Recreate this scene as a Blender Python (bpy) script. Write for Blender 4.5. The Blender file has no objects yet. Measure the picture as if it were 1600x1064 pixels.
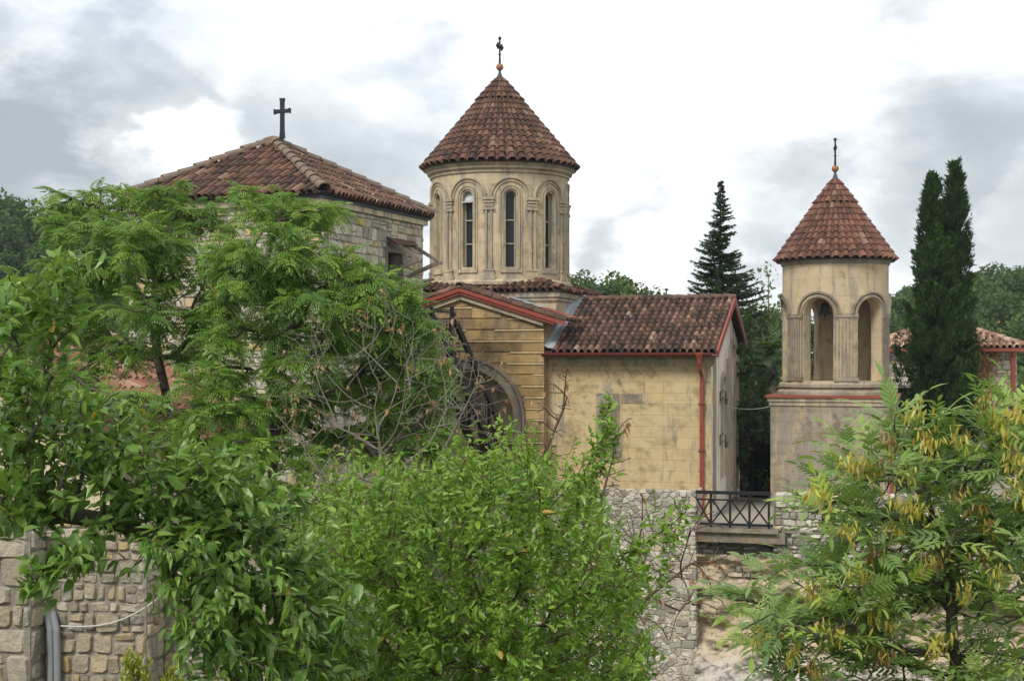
import bpy, math, random
import numpy as np
from mathutils import Vector
R = math.radians
F, HY = 2222.0, 556.0            # focal length in photo pixels, horizon row (used only to survey positions)
sc = bpy.context.scene
COL = sc.collection

# ---------------------------------------------------------------- camera
cam = bpy.data.cameras.new('camera'); co = bpy.data.objects.new('camera', cam); COL.objects.link(co)
co.location = (0, 0, 0); co.rotation_euler = (R(90), 0, 0)
cam.sensor_width = 36; cam.lens = 36*F/1600; cam.shift_y = (HY-532)/1600
cam.clip_start = .1; cam.clip_end = 3000
sc.camera = co
sc.view_settings.view_transform = 'Standard'; sc.view_settings.look = 'None'
sc.view_settings.exposure = 0.55; sc.view_settings.gamma = 1
sc.cycles.use_denoising = True
sc.cycles.max_bounces = 6; sc.cycles.diffuse_bounces = 3; sc.cycles.transmission_bounces = 4; sc.cycles.transparent_max_bounces = 6

def P(px, py, d): return np.array([(px-800)/F*d, d, (HY-py)/F*d])

# ---------------------------------------------------------------- node helper
def nd(nt, typ, ins=None, **props):
    n = nt.nodes.new(typ)
    for k, v in props.items(): setattr(n, k, v)
    for k, v in (ins or {}).items():
        s = n.inputs[k]
        if isinstance(v, bpy.types.NodeSocket): nt.links.new(v, s)
        elif isinstance(v, bpy.types.Node): nt.links.new(v.outputs[0], s)
        else: s.default_value = v
    return n
def math_(nt, op, a, b=None, c=None, clamp=False):
    n = nt.nodes.new('ShaderNodeMath'); n.operation = op; n.use_clamp = clamp
    for i, v in enumerate((a, b, c)):
        if v is None: continue
        if isinstance(v, bpy.types.NodeSocket): nt.links.new(v, n.inputs[i])
        else: n.inputs[i].default_value = v
    return n.outputs[0]
def maprange(nt, v, a, b, c=0., d=1., smooth=True):
    n = nd(nt, 'ShaderNodeMapRange', {0: v, 1: a, 2: b, 3: c, 4: d}, interpolation_type='SMOOTHSTEP' if smooth else 'LINEAR')
    return n.outputs[0]
def mixc(nt, fac, a, b, blend='MIX'):
    n = nt.nodes.new('ShaderNodeMix'); n.data_type = 'RGBA'; n.blend_type = blend; n.clamp_factor = True
    for i, v in ((0, fac), (6, a), (7, b)):
        if isinstance(v, bpy.types.NodeSocket): nt.links.new(v, n.inputs[i])
        else: n.inputs[i].default_value = v if i == 0 else (*v[:3], 1)
    return n.outputs[2]
def ramp(nt, fac, stops, interp='LINEAR'):
    n = nt.nodes.new('ShaderNodeValToRGB'); nt.links.new(fac, n.inputs[0]); cr = n.color_ramp; cr.interpolation = interp
    while len(cr.elements) < len(stops): cr.elements.new(.5)
    for e, (p, c) in zip(cr.elements, stops): e.position = p; e.color = (*c, 1)
    return n.outputs[0]
def noise(nt, vec, scale, detail=5, rough=.55, dist=0.):
    return nd(nt, 'ShaderNodeTexNoise', {'Vector': vec, 'Scale': scale, 'Detail': detail, 'Roughness': rough, 'Distortion': dist}).outputs['Fac']
def scalev(nt, vec, s): return nd(nt, 'ShaderNodeVectorMath', {0: vec, 1: s}, operation='MULTIPLY').outputs[0]

# ---------------------------------------------------------------- sky: thin Nishita blue behind broken white and grey cloud
SUN_EL, SUN_AZ = R(44), R(212)     # azimuth clockwise from +Y: behind the camera, to the left
w = bpy.data.worlds.new('World'); sc.world = w; w.use_nodes = True
nt = w.node_tree; nt.nodes.clear()
sky = nd(nt, 'ShaderNodeTexSky', sky_type='NISHITA', sun_disc=False, sun_elevation=SUN_EL, sun_rotation=SUN_AZ)
gen = nd(nt, 'ShaderNodeTexCoord').outputs['Generated']
st = scalev(nt, gen, (1.0, 1.0, 1.9))
n1 = noise(nt, st, 4.2, 9, .56, .35)
n2 = noise(nt, scalev(nt, gen, (1.3, 1, 2.6)), 13., 8, .6, .5)
n3 = noise(nt, st, 1.9, 3, .5, .2)
warp = nd(nt, 'ShaderNodeTexNoise', {'Vector': st, 'Scale': 5.5, 'Detail': 6., 'Roughness': .6})
wv = nd(nt, 'ShaderNodeVectorMath', {0: warp.outputs['Color'], 1: (.5, .5, .5)}, operation='SUBTRACT').outputs[0]
wv = nd(nt, 'ShaderNodeVectorMath', {0: wv, 1: (.28, .28, .22)}, operation='MULTIPLY').outputs[0]
gw = nd(nt, 'ShaderNodeVectorMath', {0: gen, 1: wv}, operation='ADD').outputs[0]
gw = nd(nt, 'ShaderNodeVectorMath', {0: gw}, operation='NORMALIZE').outputs[0]
acc = None
for (bx, by, r0, amt) in ((60, 110, 200, .55), (170, 215, 150, .45), (330, 90, 150, .22), (560, 250, 170, .42), (640, 160, 110, .22), (935, 335, 95, .55), (1340, 215, 190, .36),
                          (1500, 190, 150, .22), (1190, 345, 90, .36), (1580, 330, 70, .25), (20, 270, 140, .5), (1060, 235, 90, .25),
                          (265, 195, 75, -.45), (330, 205, 60, -.4), (150, 15, 120, -.35), (760, 120, 200, -.3), (1100, 90, 260, -.4), (1530, 300, 55, -.3), (1010, 420, 90, -.4)):
    v = Vector(P(bx, by, 10.)).normalized()
    d = nd(nt, 'ShaderNodeVectorMath', {0: gw, 1: tuple(v)}, operation='DOT_PRODUCT').outputs['Value']
    m = maprange(nt, d, math.cos(r0/F*1.5), math.cos(r0/F*.15), 0, amt)
    acc = m if acc is None else math_(nt, 'ADD', acc, m)
g = math_(nt, 'ADD', math_(nt, 'MULTIPLY', maprange(nt, n1, .34, .72, -.3, .5), .75), acc)
g = math_(nt, 'ADD', g, math_(nt, 'MULTIPLY', math_(nt, 'SUBTRACT', n2, .5), .38))
g = maprange(nt, g, -.05, .95, 0, 1, smooth=False)
cl = ramp(nt, g, [(0, (8.9, 8.95, 9.0)), (.2, (7.1, 7.3, 7.45)), (.42, (5.3, 5.6, 5.85)), (.72, (4.0, 4.32, 4.62)), (1, (3.2, 3.52, 3.85))])
thin = maprange(nt, n3, .5, .72, .0, .22)
colr = mixc(nt, math_(nt, 'ADD', .04, thin), cl, sky.outputs[0])
bg = nd(nt, 'ShaderNodeBackground', {'Color': colr, 'Strength': .1})
wo = nd(nt, 'ShaderNodeOutputWorld', {'Surface': bg})
sun = bpy.data.lights.new('sun', 'SUN'); sun.energy = 2.0; sun.angle = R(16); sun.color = (1, .95, .86)
so = bpy.data.objects.new('sun', sun); COL.objects.link(so)
sd = Vector((math.sin(SUN_AZ)*math.cos(SUN_EL), math.cos(SUN_AZ)*math.cos(SUN_EL), math.sin(SUN_EL)))
so.rotation_euler = sd.to_track_quat('Z', 'Y').to_euler(); so.location = sd*60

# ---------------------------------------------------------------- materials
MATS = {}
def mat(name, fn):
    m = bpy.data.materials.new(name); m.use_nodes = True; nt = m.node_tree; nt.nodes.clear()
    out = nt.nodes.new('ShaderNodeOutputMaterial'); s = fn(nt); nt.links.new(s, out.inputs[0]); MATS[name] = m; return m
def pbsdf(nt, col, rough=.8, bump=None, bs=.3, bd=.02, metal=0., spec=.3):
    b = nd(nt, 'ShaderNodeBsdfPrincipled', {'Roughness': rough, 'Metallic': metal, 'Specular IOR Level': spec})
    if isinstance(col, bpy.types.NodeSocket): nt.links.new(col, b.inputs['Base Color'])
    else: b.inputs['Base Color'].default_value = (*col, 1)
    if bump is not None:
        bn = nd(nt, 'ShaderNodeBump', {'Height': bump, 'Strength': bs, 'Distance': bd}); nt.links.new(bn.outputs[0], b.inputs['Normal'])
    return b.outputs[0]
def attr(nt): return nd(nt, 'ShaderNodeAttribute', attribute_name='rnd').outputs['Fac']
def obj_co(nt): return nd(nt, 'ShaderNodeTexCoord').outputs['Object']

def ashlar(nt, c1=(.53, .40, .21), c2=(.46, .36, .205), bw=.62, bh=.3, grey=.35, pock=.35, low=None, ledge=False):
    uv = nd(nt, 'ShaderNodeTexCoord').outputs['UV']; oc = obj_co(nt)
    br = nd(nt, 'ShaderNodeTexBrick', {'Vector': uv, 'Color1': (0, 0, 0, 1), 'Color2': (1, 1, 1, 1), 'Mortar': (.5, .5, .5, 1), 'Scale': 1., 'Mortar Size': .006, 'Mortar Smooth': .4, 'Brick Width': bw, 'Row Height': bh, 'Bias': 0.})
    base = mixc(nt, br.outputs['Color'], c1, c2)
    big = noise(nt, oc, .9, 6, .62, .4)
    base = mixc(nt, maprange(nt, big, .4, .7, 0, .55), base, (.56, .46, .29))
    base = mixc(nt, maprange(nt, noise(nt, oc, 2.1, 5), .52, .72, 0, .5), base, (.40, .27, .12))
    stv = scalev(nt, oc, (2.2, 2.2, .35))
    streak = noise(nt, stv, 1.6, 8, .66, .3)
    gm = maprange(nt, streak, .53-grey*.16, .66-grey*.12, 0, .8)
    base = mixc(nt, gm, base, (.23, .205, .175))
    blk = noise(nt, oc, 4.5, 10, .70, .1)
    patch = maprange(nt, noise(nt, oc, .75, 4, .6, .3), .44, .6, .12, 1)
    base = mixc(nt, math_(nt, 'MULTIPLY', patch, maprange(nt, blk, .59-pock*.15, .72-pock*.12, 0, .7)), base, (.115, .095, .07))
    if low is not None:
        z = nd(nt, 'ShaderNodeSeparateXYZ', {0: oc}).outputs[2]
        m = maprange(nt, math_(nt, 'ADD', z, math_(nt, 'MULTIPLY', blk, 1.2)), low+1.3, low, 0, .6)
        base = mixc(nt, m, base, (.21, .195, .17))
    base = mixc(nt, math_(nt, 'MULTIPLY', br.outputs['Fac'], .3), base, (.26, .20, .12))
    base = mixc(nt, maprange(nt, noise(nt, scalev(nt, oc, (1, 1, 1.3)), 1.5, 10, .7, .1), .56-pock*.12, .72-pock*.07, 0, min(.7, pock)), base, (.15, .115, .065))
    if ledge: base = mixc(nt, 1., base, ramp(nt, attr(nt), [(0, (.55, .52, .48)), (.35, (.9, .88, .85)), (.7, (1.15, 1.12, 1.05)), (1, (1, 1, 1))]), 'MULTIPLY')
    if ledge: base = mixc(nt, maprange(nt, attr(nt), .8, .9), base, mixc(nt, maprange(nt, blk, .5, .62, 0, .5), (.50, .385, .215), (.22, .16, .085)))
    h = math_(nt, 'SUBTRACT', math_(nt, 'ADD', math_(nt, 'MULTIPLY', blk, .5), big), math_(nt, 'MULTIPLY', br.outputs['Fac'], .5))
    return pbsdf(nt, base, .9, h, .6, .03)
mat('ochre ashlar', lambda nt: ashlar(nt, low=-3.3, pock=.6, grey=-.1))
mat('drum stone', lambda nt: ashlar(nt, (.47, .39, .265), (.38, .315, .215), .5, .42, .3, .5))
mat('facade stone', lambda nt: ashlar(nt, (.40, .265, .115), (.27, .175, .075), 1.1, .308, .1, 1.0, ledge=True))
mat('trim stone', lambda nt: ashlar(nt, (.44, .365, .245), (.35, .295, .205), .9, 2., .65, .35))
mat('tower stone', lambda nt: ashlar(nt, (.36, .305, .225), (.28, .245, .185), .6, .3, .85, .7, low=-3.2))
mat('belfry stone', lambda nt: ashlar(nt, (.46, .365, .24), (.40, .315, .205), .7, .5, .18, .3))
mat('grey stone', lambda nt: ashlar(nt, (.21, .185, .155), (.14, .125, .105), .35, 3., .6, .8))
mat('arch stone', lambda nt: ashlar(nt, (.15, .13, .11), (.095, .085, .07), .3, 3., .6, .8))
mat('fluted stone', lambda nt: ashlar(nt, (.235, .21, .175), (.17, .155, .13), .8, 3., .6, .7))
mat('ledge stone', lambda nt: ashlar(nt, (.56, .43, .24), (.50, .38, .21), .8, 3., .1, .3))
mat('pale plaster', lambda nt: ashlar(nt, (.56, .48, .34), (.52, .45, .33), 3., 3., .3, .3))
mat('white plaster', lambda nt: ashlar(nt, (.68, .65, .59), (.64, .61, .55), 3., 3., .12, .15))

def rubble(nt, stops, bs=.5):
    a = attr(nt); oc = obj_co(nt)
    c = ramp(nt, a, stops)
    n = noise(nt, oc, 7., 9, .65, .3); n2 = noise(nt, oc, 1.2, 5, .6)
    c = mixc(nt, maprange(nt, noise(nt, oc, 16., 8, .7, .4), .5, .7, 0, .6), c, (.15, .135, .115))
    c = mixc(nt, maprange(nt, n, .48, .7, 0, .6), c, (.20, .185, .16))
    c = mixc(nt, maprange(nt, n2, .5, .68, 0, .55), c, (.24, .225, .20))
    c = mixc(nt, maprange(nt, n, .28, .42, .55, 0), c, (.66, .62, .55))
    return pbsdf(nt, c, .92, noise(nt, oc, 11., 8, .65), bs, .05)
mat('house rubble', lambda nt: rubble(nt, [(0, (.28, .25, .21)), (.3, (.44, .40, .33)), (.6, (.56, .52, .44)), (.88, (.50, .42, .28)), (1, (.52, .37, .15))]))
mat('wall rubble', lambda nt: rubble(nt, [(0, (.22, .20, .17)), (.3, (.38, .35, .295)), (.65, (.52, .485, .41)), (.88, (.62, .575, .48)), (1, (.52, .42, .27))]))
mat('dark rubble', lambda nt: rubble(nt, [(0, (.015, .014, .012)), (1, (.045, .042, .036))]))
mat('block rubble', lambda nt: rubble(nt, [(0, (.22, .19, .145)), (.3, (.36, .30, .21)), (.55, (.46, .41, .32)), (.75, (.40, .29, .13)), (1, (.34, .31, .26))], .9))
mat('mortar', lambda nt: pbsdf(nt, mixc(nt, noise(nt, obj_co(nt), 4., 8), (.10, .09, .075), (.36, .325, .275)), .95, noise(nt, obj_co(nt), 16., 6), .6, .04))
def rock(nt):
    oc = obj_co(nt)
    s = noise(nt, scalev(nt, oc, (.6, .6, 2.6)), 1.3, 9, .62, .8)
    c = ramp(nt, s, [(.25, (.17, .145, .115)), (.40, (.46, .37, .25)), (.55, (.58, .47, .31)), (.7, (.52, .48, .42)), (.85, (.60, .58, .55))])
    z = nd(nt, 'ShaderNodeSeparateXYZ', {0: oc}).outputs[2]
    wn = noise(nt, oc, 2.2, 8, .68)
    c = mixc(nt, maprange(nt, math_(nt, 'ADD', z, math_(nt, 'MULTIPLY', wn, 1.8)), -6.4, -7.1, 0, .75), c, (.55, .54, .52))
    c = mixc(nt, maprange(nt, noise(nt, scalev(nt, oc, (1, 1, 1.8)), 4., 10, .74, .8), .48, .6, 0, .8), c, (.15, .135, .115))
    return pbsdf(nt, c, .95, noise(nt, oc, 5., 10, .7), .8, .12)
mat('rock', rock)

def tile(nt, stops, lich=.5):
    a = attr(nt); oc = obj_co(nt)
    c = ramp(nt, a, stops)
    n = noise(nt, oc, 3.5, 8, .68); n2 = noise(nt, oc, 14., 6, .6)
    c = mixc(nt, maprange(nt, n, .62-lich*.2, .75-lich*.12, 0, .8), c, (.055, .047, .036))
    c = mixc(nt, maprange(nt, n2, .56, .74, 0, .35), c, (.19, .165, .12))
    return pbsdf(nt, c, .85, n2, .35, .02)
mat('dome tile', lambda nt: tile(nt, [(0, (.046, .029, .023)), (.35, (.080, .042, .030)), (.7, (.118, .058, .039)), (.93, (.155, .080, .052)), (1, (.21, .14, .105))], .5))
mat('belfry tile', lambda nt: tile(nt, [(0, (.075, .04, .031)), (.35, (.115, .053, .038)), (.7, (.155, .07, .048)), (.93, (.195, .095, .064)), (1, (.25, .155, .115))], .25))
mat('nave tile', lambda nt: tile(nt, [(0, (.036, .026, .021)), (.35, (.084, .047, .034)), (.7, (.13, .068, .047)), (.92, (.22, .12, .088)), (1, (.32, .23, .17))], .7))
mat('house tile', lambda nt: tile(nt, [(0, (.044, .029, .023)), (.35, (.082, .042, .030)), (.7, (.128, .062, .041)), (.92, (.19, .10, .066)), (1, (.25, .17, .125))], .65))
mat('annex tile', lambda nt: tile(nt, [(0, (.09, .045, .032)), (.35, (.18, .08, .05)), (.7, (.26, .12, .075)), (.92, (.33, .19, .13)), (1, (.38, .27, .2))], .4))
mat('faded tile', lambda nt: tile(nt, [(0, (.20, .12, .09)), (.35, (.36, .21, .15)), (.7, (.44, .28, .21)), (1, (.52, .42, .34))], .2))
mat('tile underlay', lambda nt: pbsdf(nt, (.04, .03, .025), .95))
mat('hip mortar', lambda nt: pbsdf(nt, mixc(nt, noise(nt, obj_co(nt), 7., 7), (.10, .07, .05), (.24, .19, .15)), .95, noise(nt, obj_co(nt), 14., 6), .8, .05))
def paint(nt, c, rough=.5, wear=.25):
    oc = obj_co(nt); n = noise(nt, oc, 6., 8, .65)
    return pbsdf(nt, mixc(nt, maprange(nt, n, .5, .75, 0, wear), c, tuple(x*.45+.02 for x in c)), rough, n, .15, .01)
mat('red paint', lambda nt: paint(nt, (.25, .058, .038), .5, .4))
mat('dark red paint', lambda nt: paint(nt, (.15, .03, .02), .5))
mat('black iron', lambda nt: paint(nt, (.012, .013, .017), .45, .1))
mat('slate paint', lambda nt: paint(nt, (.045, .062, .08), .6))
mat('zinc sheet', lambda nt: pbsdf(nt, mixc(nt, noise(nt, obj_co(nt), 4., 6), (.30, .34, .38), (.48, .53, .57)), .5, None, metal=.25))
mat('copper', lambda nt: paint(nt, (.30, .115, .055), .5, .4))
mat('bronze', lambda nt: paint(nt, (.07, .085, .075), .45, .4))
mat('weathered wood', lambda nt: pbsdf(nt, mixc(nt, noise(nt, scalev(nt, obj_co(nt), (6, 6, 1)), 5., 8), (.09, .075, .06), (.30, .255, .205)), .9))
mat('orange wood', lambda nt: paint(nt, (.33, .115, .035), .6, .5))
mat('brown wood', lambda nt: paint(nt, (.10, .04, .025), .6, .5))
mat('dark glass', lambda nt: pbsdf(nt, mixc(nt, noise(nt, obj_co(nt), 3., 3), (.008, .009, .012), (.03, .033, .038)), .3, None, spec=.22))
mat('grey glass', lambda nt: pbsdf(nt, (.15, .19, .20), .12, None, spec=.5))
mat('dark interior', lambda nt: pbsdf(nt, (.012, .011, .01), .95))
mat('window frame', lambda nt: pbsdf(nt, (.33, .30, .26), .7))
mat('conduit', lambda nt: paint(nt, (.23, .24, .25), .5, .2))
mat('cable', lambda nt: pbsdf(nt, (.5, .49, .46), .6))
mat('paving', lambda nt: pbsdf(nt, mixc(nt, noise(nt, obj_co(nt), 2., 8), (.22, .195, .155), (.36, .32, .26)), .95, noise(nt, obj_co(nt), 9., 6), .4, .03))
def ground_m(nt):
    oc = obj_co(nt)
    c = mixc(nt, maprange(nt, noise(nt, oc, .7, 8, .65), .4, .65), (.035, .06, .014), (.07, .10, .025))
    c = mixc(nt, maprange(nt, noise(nt, oc, .25, 6, .6), .55, .7), c, (.12, .095, .06))
    return pbsdf(nt, c, .95, noise(nt, oc, 6., 8, .7), .8, .1)
mat('ground', ground_m)
def leaf_m(nt, stops, tr=.36, rough=.38, spec=.5):
    dry = stops[0][1][0] > stops[0][1][1]
    a = attr(nt); c = ramp(nt, a, stops)
    p = pbsdf(nt, c, rough, spec=spec)
    tc = mixc(nt, .4, c, (.30, .48, .04)) if not dry else c
    t = nd(nt, 'ShaderNodeBsdfTranslucent', {'Color': tc})
    return nd(nt, 'ShaderNodeMixShader', {0: tr, 1: p, 2: t}).outputs[0]
G = lambda *s: (lambda nt: leaf_m(nt, list(s)))
mat('plum leaf', G((0, (.065, .14, .028)), (.45, (.13, .24, .045)), (.8, (.20, .335, .06)), (.97, (.30, .42, .075)), (1, (.40, .30, .03))))
mat('bush leaf', G((0, (.095, .19, .022)), (.4, (.165, .30, .036)), (.8, (.245, .395, .052)), (.985, (.32, .46, .07)), (1, (.42, .27, .04))))
mat('ash leaf', G((0, (.10, .19, .07)), (.4, (.18, .285, .085)), (.75, (.27, .385, .08)), (1, (.38, .48, .065))))
mat('ash key', G((0, (.17, .085, .03)), (.3, (.34, .28, .04)), (1, (.52, .47, .08))))
mat('fern tree leaf', G((0, (.065, .15, .022)), (.45, (.13, .25, .034)), (.8, (.20, .33, .042)), (1, (.29, .42, .055))))
mat('dry leaf', G((0, (.20, .09, .035)), (1, (.42, .24, .10))))
mat('forest leaf', lambda nt: leaf_m(nt, [(0, (.018, .042, .012)), (.4, (.038, .075, .020)), (.75, (.062, .11, .027)), (1, (.10, .16, .036))], .15, .7, .15))
mat('fir needle', lambda nt: leaf_m(nt, [(0, (.010, .024, .012)), (.6, (.022, .046, .020)), (1, (.048, .082, .030))], .1, .7, .15))
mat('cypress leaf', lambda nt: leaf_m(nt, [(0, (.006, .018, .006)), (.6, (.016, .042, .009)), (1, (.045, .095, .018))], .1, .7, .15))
mat('dark leaf', lambda nt: leaf_m(nt, [(0, (.008, .020, .007)), (.6, (.018, .042, .012)), (1, (.04, .075, .02))], .15, .6, .2))
mat('pale leaf', G((0, (.05, .09, .035)), (1, (.13, .19, .08))))
mat('palm leaf', G((0, (.02, .05, .022)), (1, (.06, .11, .05))))
mat('golden leaf', G((0, (.16, .20, .02)), (1, (.42, .42, .05))))
mat('bark', lambda nt: pbsdf(nt, mixc(nt, noise(nt, scalev(nt, obj_co(nt), (9, 9, 2)), 6., 8), (.03, .025, .02), (.125, .105, .085)), .95, noise(nt, obj_co(nt), 30., 6), .8, .02))
mat('grey bark', lambda nt: pbsdf(nt, mixc(nt, noise(nt, scalev(nt, obj_co(nt), (5, 5, 2)), 5., 8), (.085, .072, .058), (.25, .22, .18)), .95))
mat('red bark', lambda nt: pbsdf(nt, mixc(nt, noise(nt, obj_co(nt), 5., 8), (.055, .033, .024), (.14, .085, .06)), .9))

# ---------------------------------------------------------------- mesh builder
class MB:
    def __init__(s): s.V = []; s.n = 0; s.F = {3: [], 4: []}; s.A = {3: [], 4: []}; s.poly = []; s.pa = []
    def add(s, V, faces, rnd=.5):
        V = np.asarray(V, float).reshape(-1, 3)
        for k in (3, 4):
            f = [x for x in faces if len(x) == k]
            if f: s.F[k].append(np.array(f, int)+s.n); s.A[k].append(np.full(len(f), rnd))
        for x in faces:
            if len(x) > 4: s.poly.append([i+s.n for i in x]); s.pa.append(rnd)
        s.V.append(V); s.n += len(V); return s
    def addnp(s, V, F, rnd):
        V = V.reshape(-1, 3)
        for f, a in F:
            s.F[f.shape[1]].append(f+s.n); s.A[f.shape[1]].append(a)
        s.V.append(V); s.n += len(V); return s
    def box(s, x0, x1, y0, y1, z0, z1, rnd=.5):
        V = [(x, y, z) for z in (z0, z1) for y in (y0, y1) for x in (x0, x1)]
        return s.add(V, [(0, 2, 3, 1), (4, 5, 7, 6), (0, 1, 5, 4), (2, 6, 7, 3), (0, 4, 6, 2), (1, 3, 7, 5)], rnd)
    def bar(s, a, b, w, h, up=(0, 0, 1), rnd=.5):
        a = np.asarray(a, float); b = np.asarray(b, float); d = b-a; d = d/np.linalg.norm(d)
        x = np.cross(d, up); x = x/(np.linalg.norm(x)+1e-9); y = np.cross(x, d)
        V = [p+x*i*w/2+y*j*h/2 for p in (a, b) for i, j in ((-1, -1), (1, -1), (1, 1), (-1, 1))]
        return s.add(V, [(3, 2, 1, 0), (4, 5, 6, 7), (0, 1, 5, 4), (1, 2, 6, 5), (2, 3, 7, 6), (3, 0, 4, 7)], rnd)
    def tube(s, pts, rad, n=8, rnd=.5):
        pts = [np.asarray(p, float) for p in pts]
        if not hasattr(rad, '__len__'): rad = [rad]*len(pts)
        V = []; Fc = []
        for i, p in enumerate(pts):
            d = pts[min(i+1, len(pts)-1)]-pts[max(i-1, 0)]; d = d/np.linalg.norm(d)
            u = np.array([1, 0, 0.]) if abs(d[0]) < .8 else np.array([0, 1, 0.])
            x = np.cross(d, u); x /= np.linalg.norm(x); y = np.cross(d, x)
            V += [p+rad[i]*(x*math.cos(a)+y*math.sin(a)) for a in np.arange(n)*2*math.pi/n]
        for i in range(len(pts)-1):
            Fc += [(i*n+j, i*n+(j+1) % n, (i+1)*n+(j+1) % n, (i+1)*n+j) for j in range(n)]
        Fc += [tuple(range(n))[::-1], tuple((len(pts)-1)*n+j for j in range(n))]
        return s.add(V, Fc, rnd)
    def lathe(s, prof, c=(0, 0), n=48, rnd=.5, a0=0, cap=True):
        V = []; Fc = []
        for r, z in prof: V += [(c[0]+r*math.cos(a0+2*math.pi*j/n), c[1]+r*math.sin(a0+2*math.pi*j/n), z) for j in range(n)]
        for i in range(len(prof)-1): Fc += [(i*n+j, i*n+(j+1) % n, (i+1)*n+(j+1) % n, (i+1)*n+j) for j in range(n)]
        if cap: Fc += [tuple(range(n))[::-1], tuple((len(prof)-1)*n+j for j in range(n))]
        return s.add(V, Fc, rnd)
    def ball(s, c, r, n=12, sz=1., rnd=.5):
        return s.lathe([(max(1e-3, r*math.sin(t)), c[2]-r*sz*math.cos(t)) for t in np.linspace(0.05, math.pi-.05, 9)], (c[0], c[1]), n, rnd)
    def build(s, name, m, parent=None, smooth=False, uv=None, off=None):
        V = np.concatenate(s.V)
        if off is None: off = offset(parent)
        if off is not None: V = V-np.asarray(off)
        lv = []; lt = []; ar = []
        for k in (4, 3):
            for f, a in zip(s.F[k], s.A[k]): lv.append(f.ravel()); lt.append(np.full(len(f), k)); ar.append(a)
        for f, a in zip(s.poly, s.pa): lv.append(np.array(f)); lt.append(np.array([len(f)])); ar.append(np.array([a]))
        lv = np.concatenate(lv).astype(np.int32); lt = np.concatenate(lt).astype(np.int32); ar = np.concatenate(ar).astype(np.float32)
        me = bpy.data.meshes.new(name)
        me.vertices.add(len(V)); me.vertices.foreach_set('co', V.astype(np.float32).ravel())
        me.loops.add(len(lv)); me.loops.foreach_set('vertex_index', lv)
        me.polygons.add(len(lt)); ls = np.concatenate([[0], np.cumsum(lt)[:-1]]).astype(np.int32)
        me.polygons.foreach_set('loop_start', ls); me.polygons.foreach_set('loop_total', lt)
        me.polygons.foreach_set('use_smooth', np.full(len(lt), smooth))
        at = me.attributes.new('rnd', 'FLOAT', 'FACE'); at.data.foreach_set('value', ar)
        me.update(calc_edges=True); me.validate()
        if uv is not None:
            ul = me.uv_layers.new(name='UVMap'); n = len(me.loops)
            vi = np.zeros(n, int); me.loops.foreach_get('vertex_index', vi); C = V[vi]
            if uv == 'box':
                no = np.zeros(len(me.polygons)*3); me.polygons.foreach_get('normal', no); no = no.reshape(-1, 3)
                tot = np.zeros(len(me.polygons), int); me.polygons.foreach_get('loop_total', tot); no = np.repeat(no, tot, 0)
                ax = np.abs(no); U = np.where(ax[:, 1] >= ax[:, 0], C[:, 0], C[:, 1]); W = C[:, 2].copy()
                fl = ax[:, 2] > .8; U[fl] = C[fl, 0]; W[fl] = C[fl, 1]
            else:
                U = np.arctan2(C[:, 0], -C[:, 1])*uv; W = C[:, 2]
            ul.data.foreach_set('uv', np.stack([U, W], 1).astype(np.float32).ravel())
        me.materials.append(MATS[m] if isinstance(m, str) else m)
        o = bpy.data.objects.new(name, me); COL.objects.link(o)
        if parent is not None: o.parent = parent
        return o
OFF = {}
def offset(o):
    while o is not None:
        if o.name in OFF: return OFF[o.name]
        o = o.parent
    return None
def tag(o, label=None, cat=None, group=None, kind=None):
    if label: o['label'] = label
    if cat: o['category'] = cat
    if group: o['group'] = group
    if kind: o['kind'] = kind
    return o
def thing(name, label, cat, loc, yaw=0, group=None, local=None):
    """Empty at the thing's base. Shapes of a turned thing are given in its own x,y but in site height; of an unturned one in site coordinates."""
    o = bpy.data.objects.new(name, None); COL.objects.link(o); o.empty_display_size = .3
    o.location = tuple(float(x) for x in loc); o.rotation_euler = (0, 0, yaw); tag(o, label, cat, group)
    local = (yaw != 0) if local is None else local
    OFF[o.name] = np.array((0, 0, loc[2]) if local else loc, float)
    return o

# ---------------------------------------------------------------- noise on arrays
def vnoise(p, seed=0):
    p = np.asarray(p, float); i = np.floor(p).astype(np.int64); f = p-i; f = f*f*(3-2*f); r = 0
    for dx in (0, 1):
        for dy in (0, 1):
            for dz in (0, 1):
                h = ((i[..., 0]+dx)*374761393+(i[..., 1]+dy)*668265263+(i[..., 2]+dz)*2147483647+seed*974634767) & 0xffffffff
                h = ((h ^ (h >> 13))*1274126177) & 0xffffffff; h = (h ^ (h >> 16))/4294967295.
                r = r+h*np.where(dx, f[..., 0], 1-f[..., 0])*np.where(dy, f[..., 1], 1-f[..., 1])*np.where(dz, f[..., 2], 1-f[..., 2])
    return r
def fbm(p, seed=0, o=4):
    return sum(vnoise(np.asarray(p)*2**k, seed+k)*.5**k for k in range(o))/sum(.5**k for k in range(o))

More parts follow.
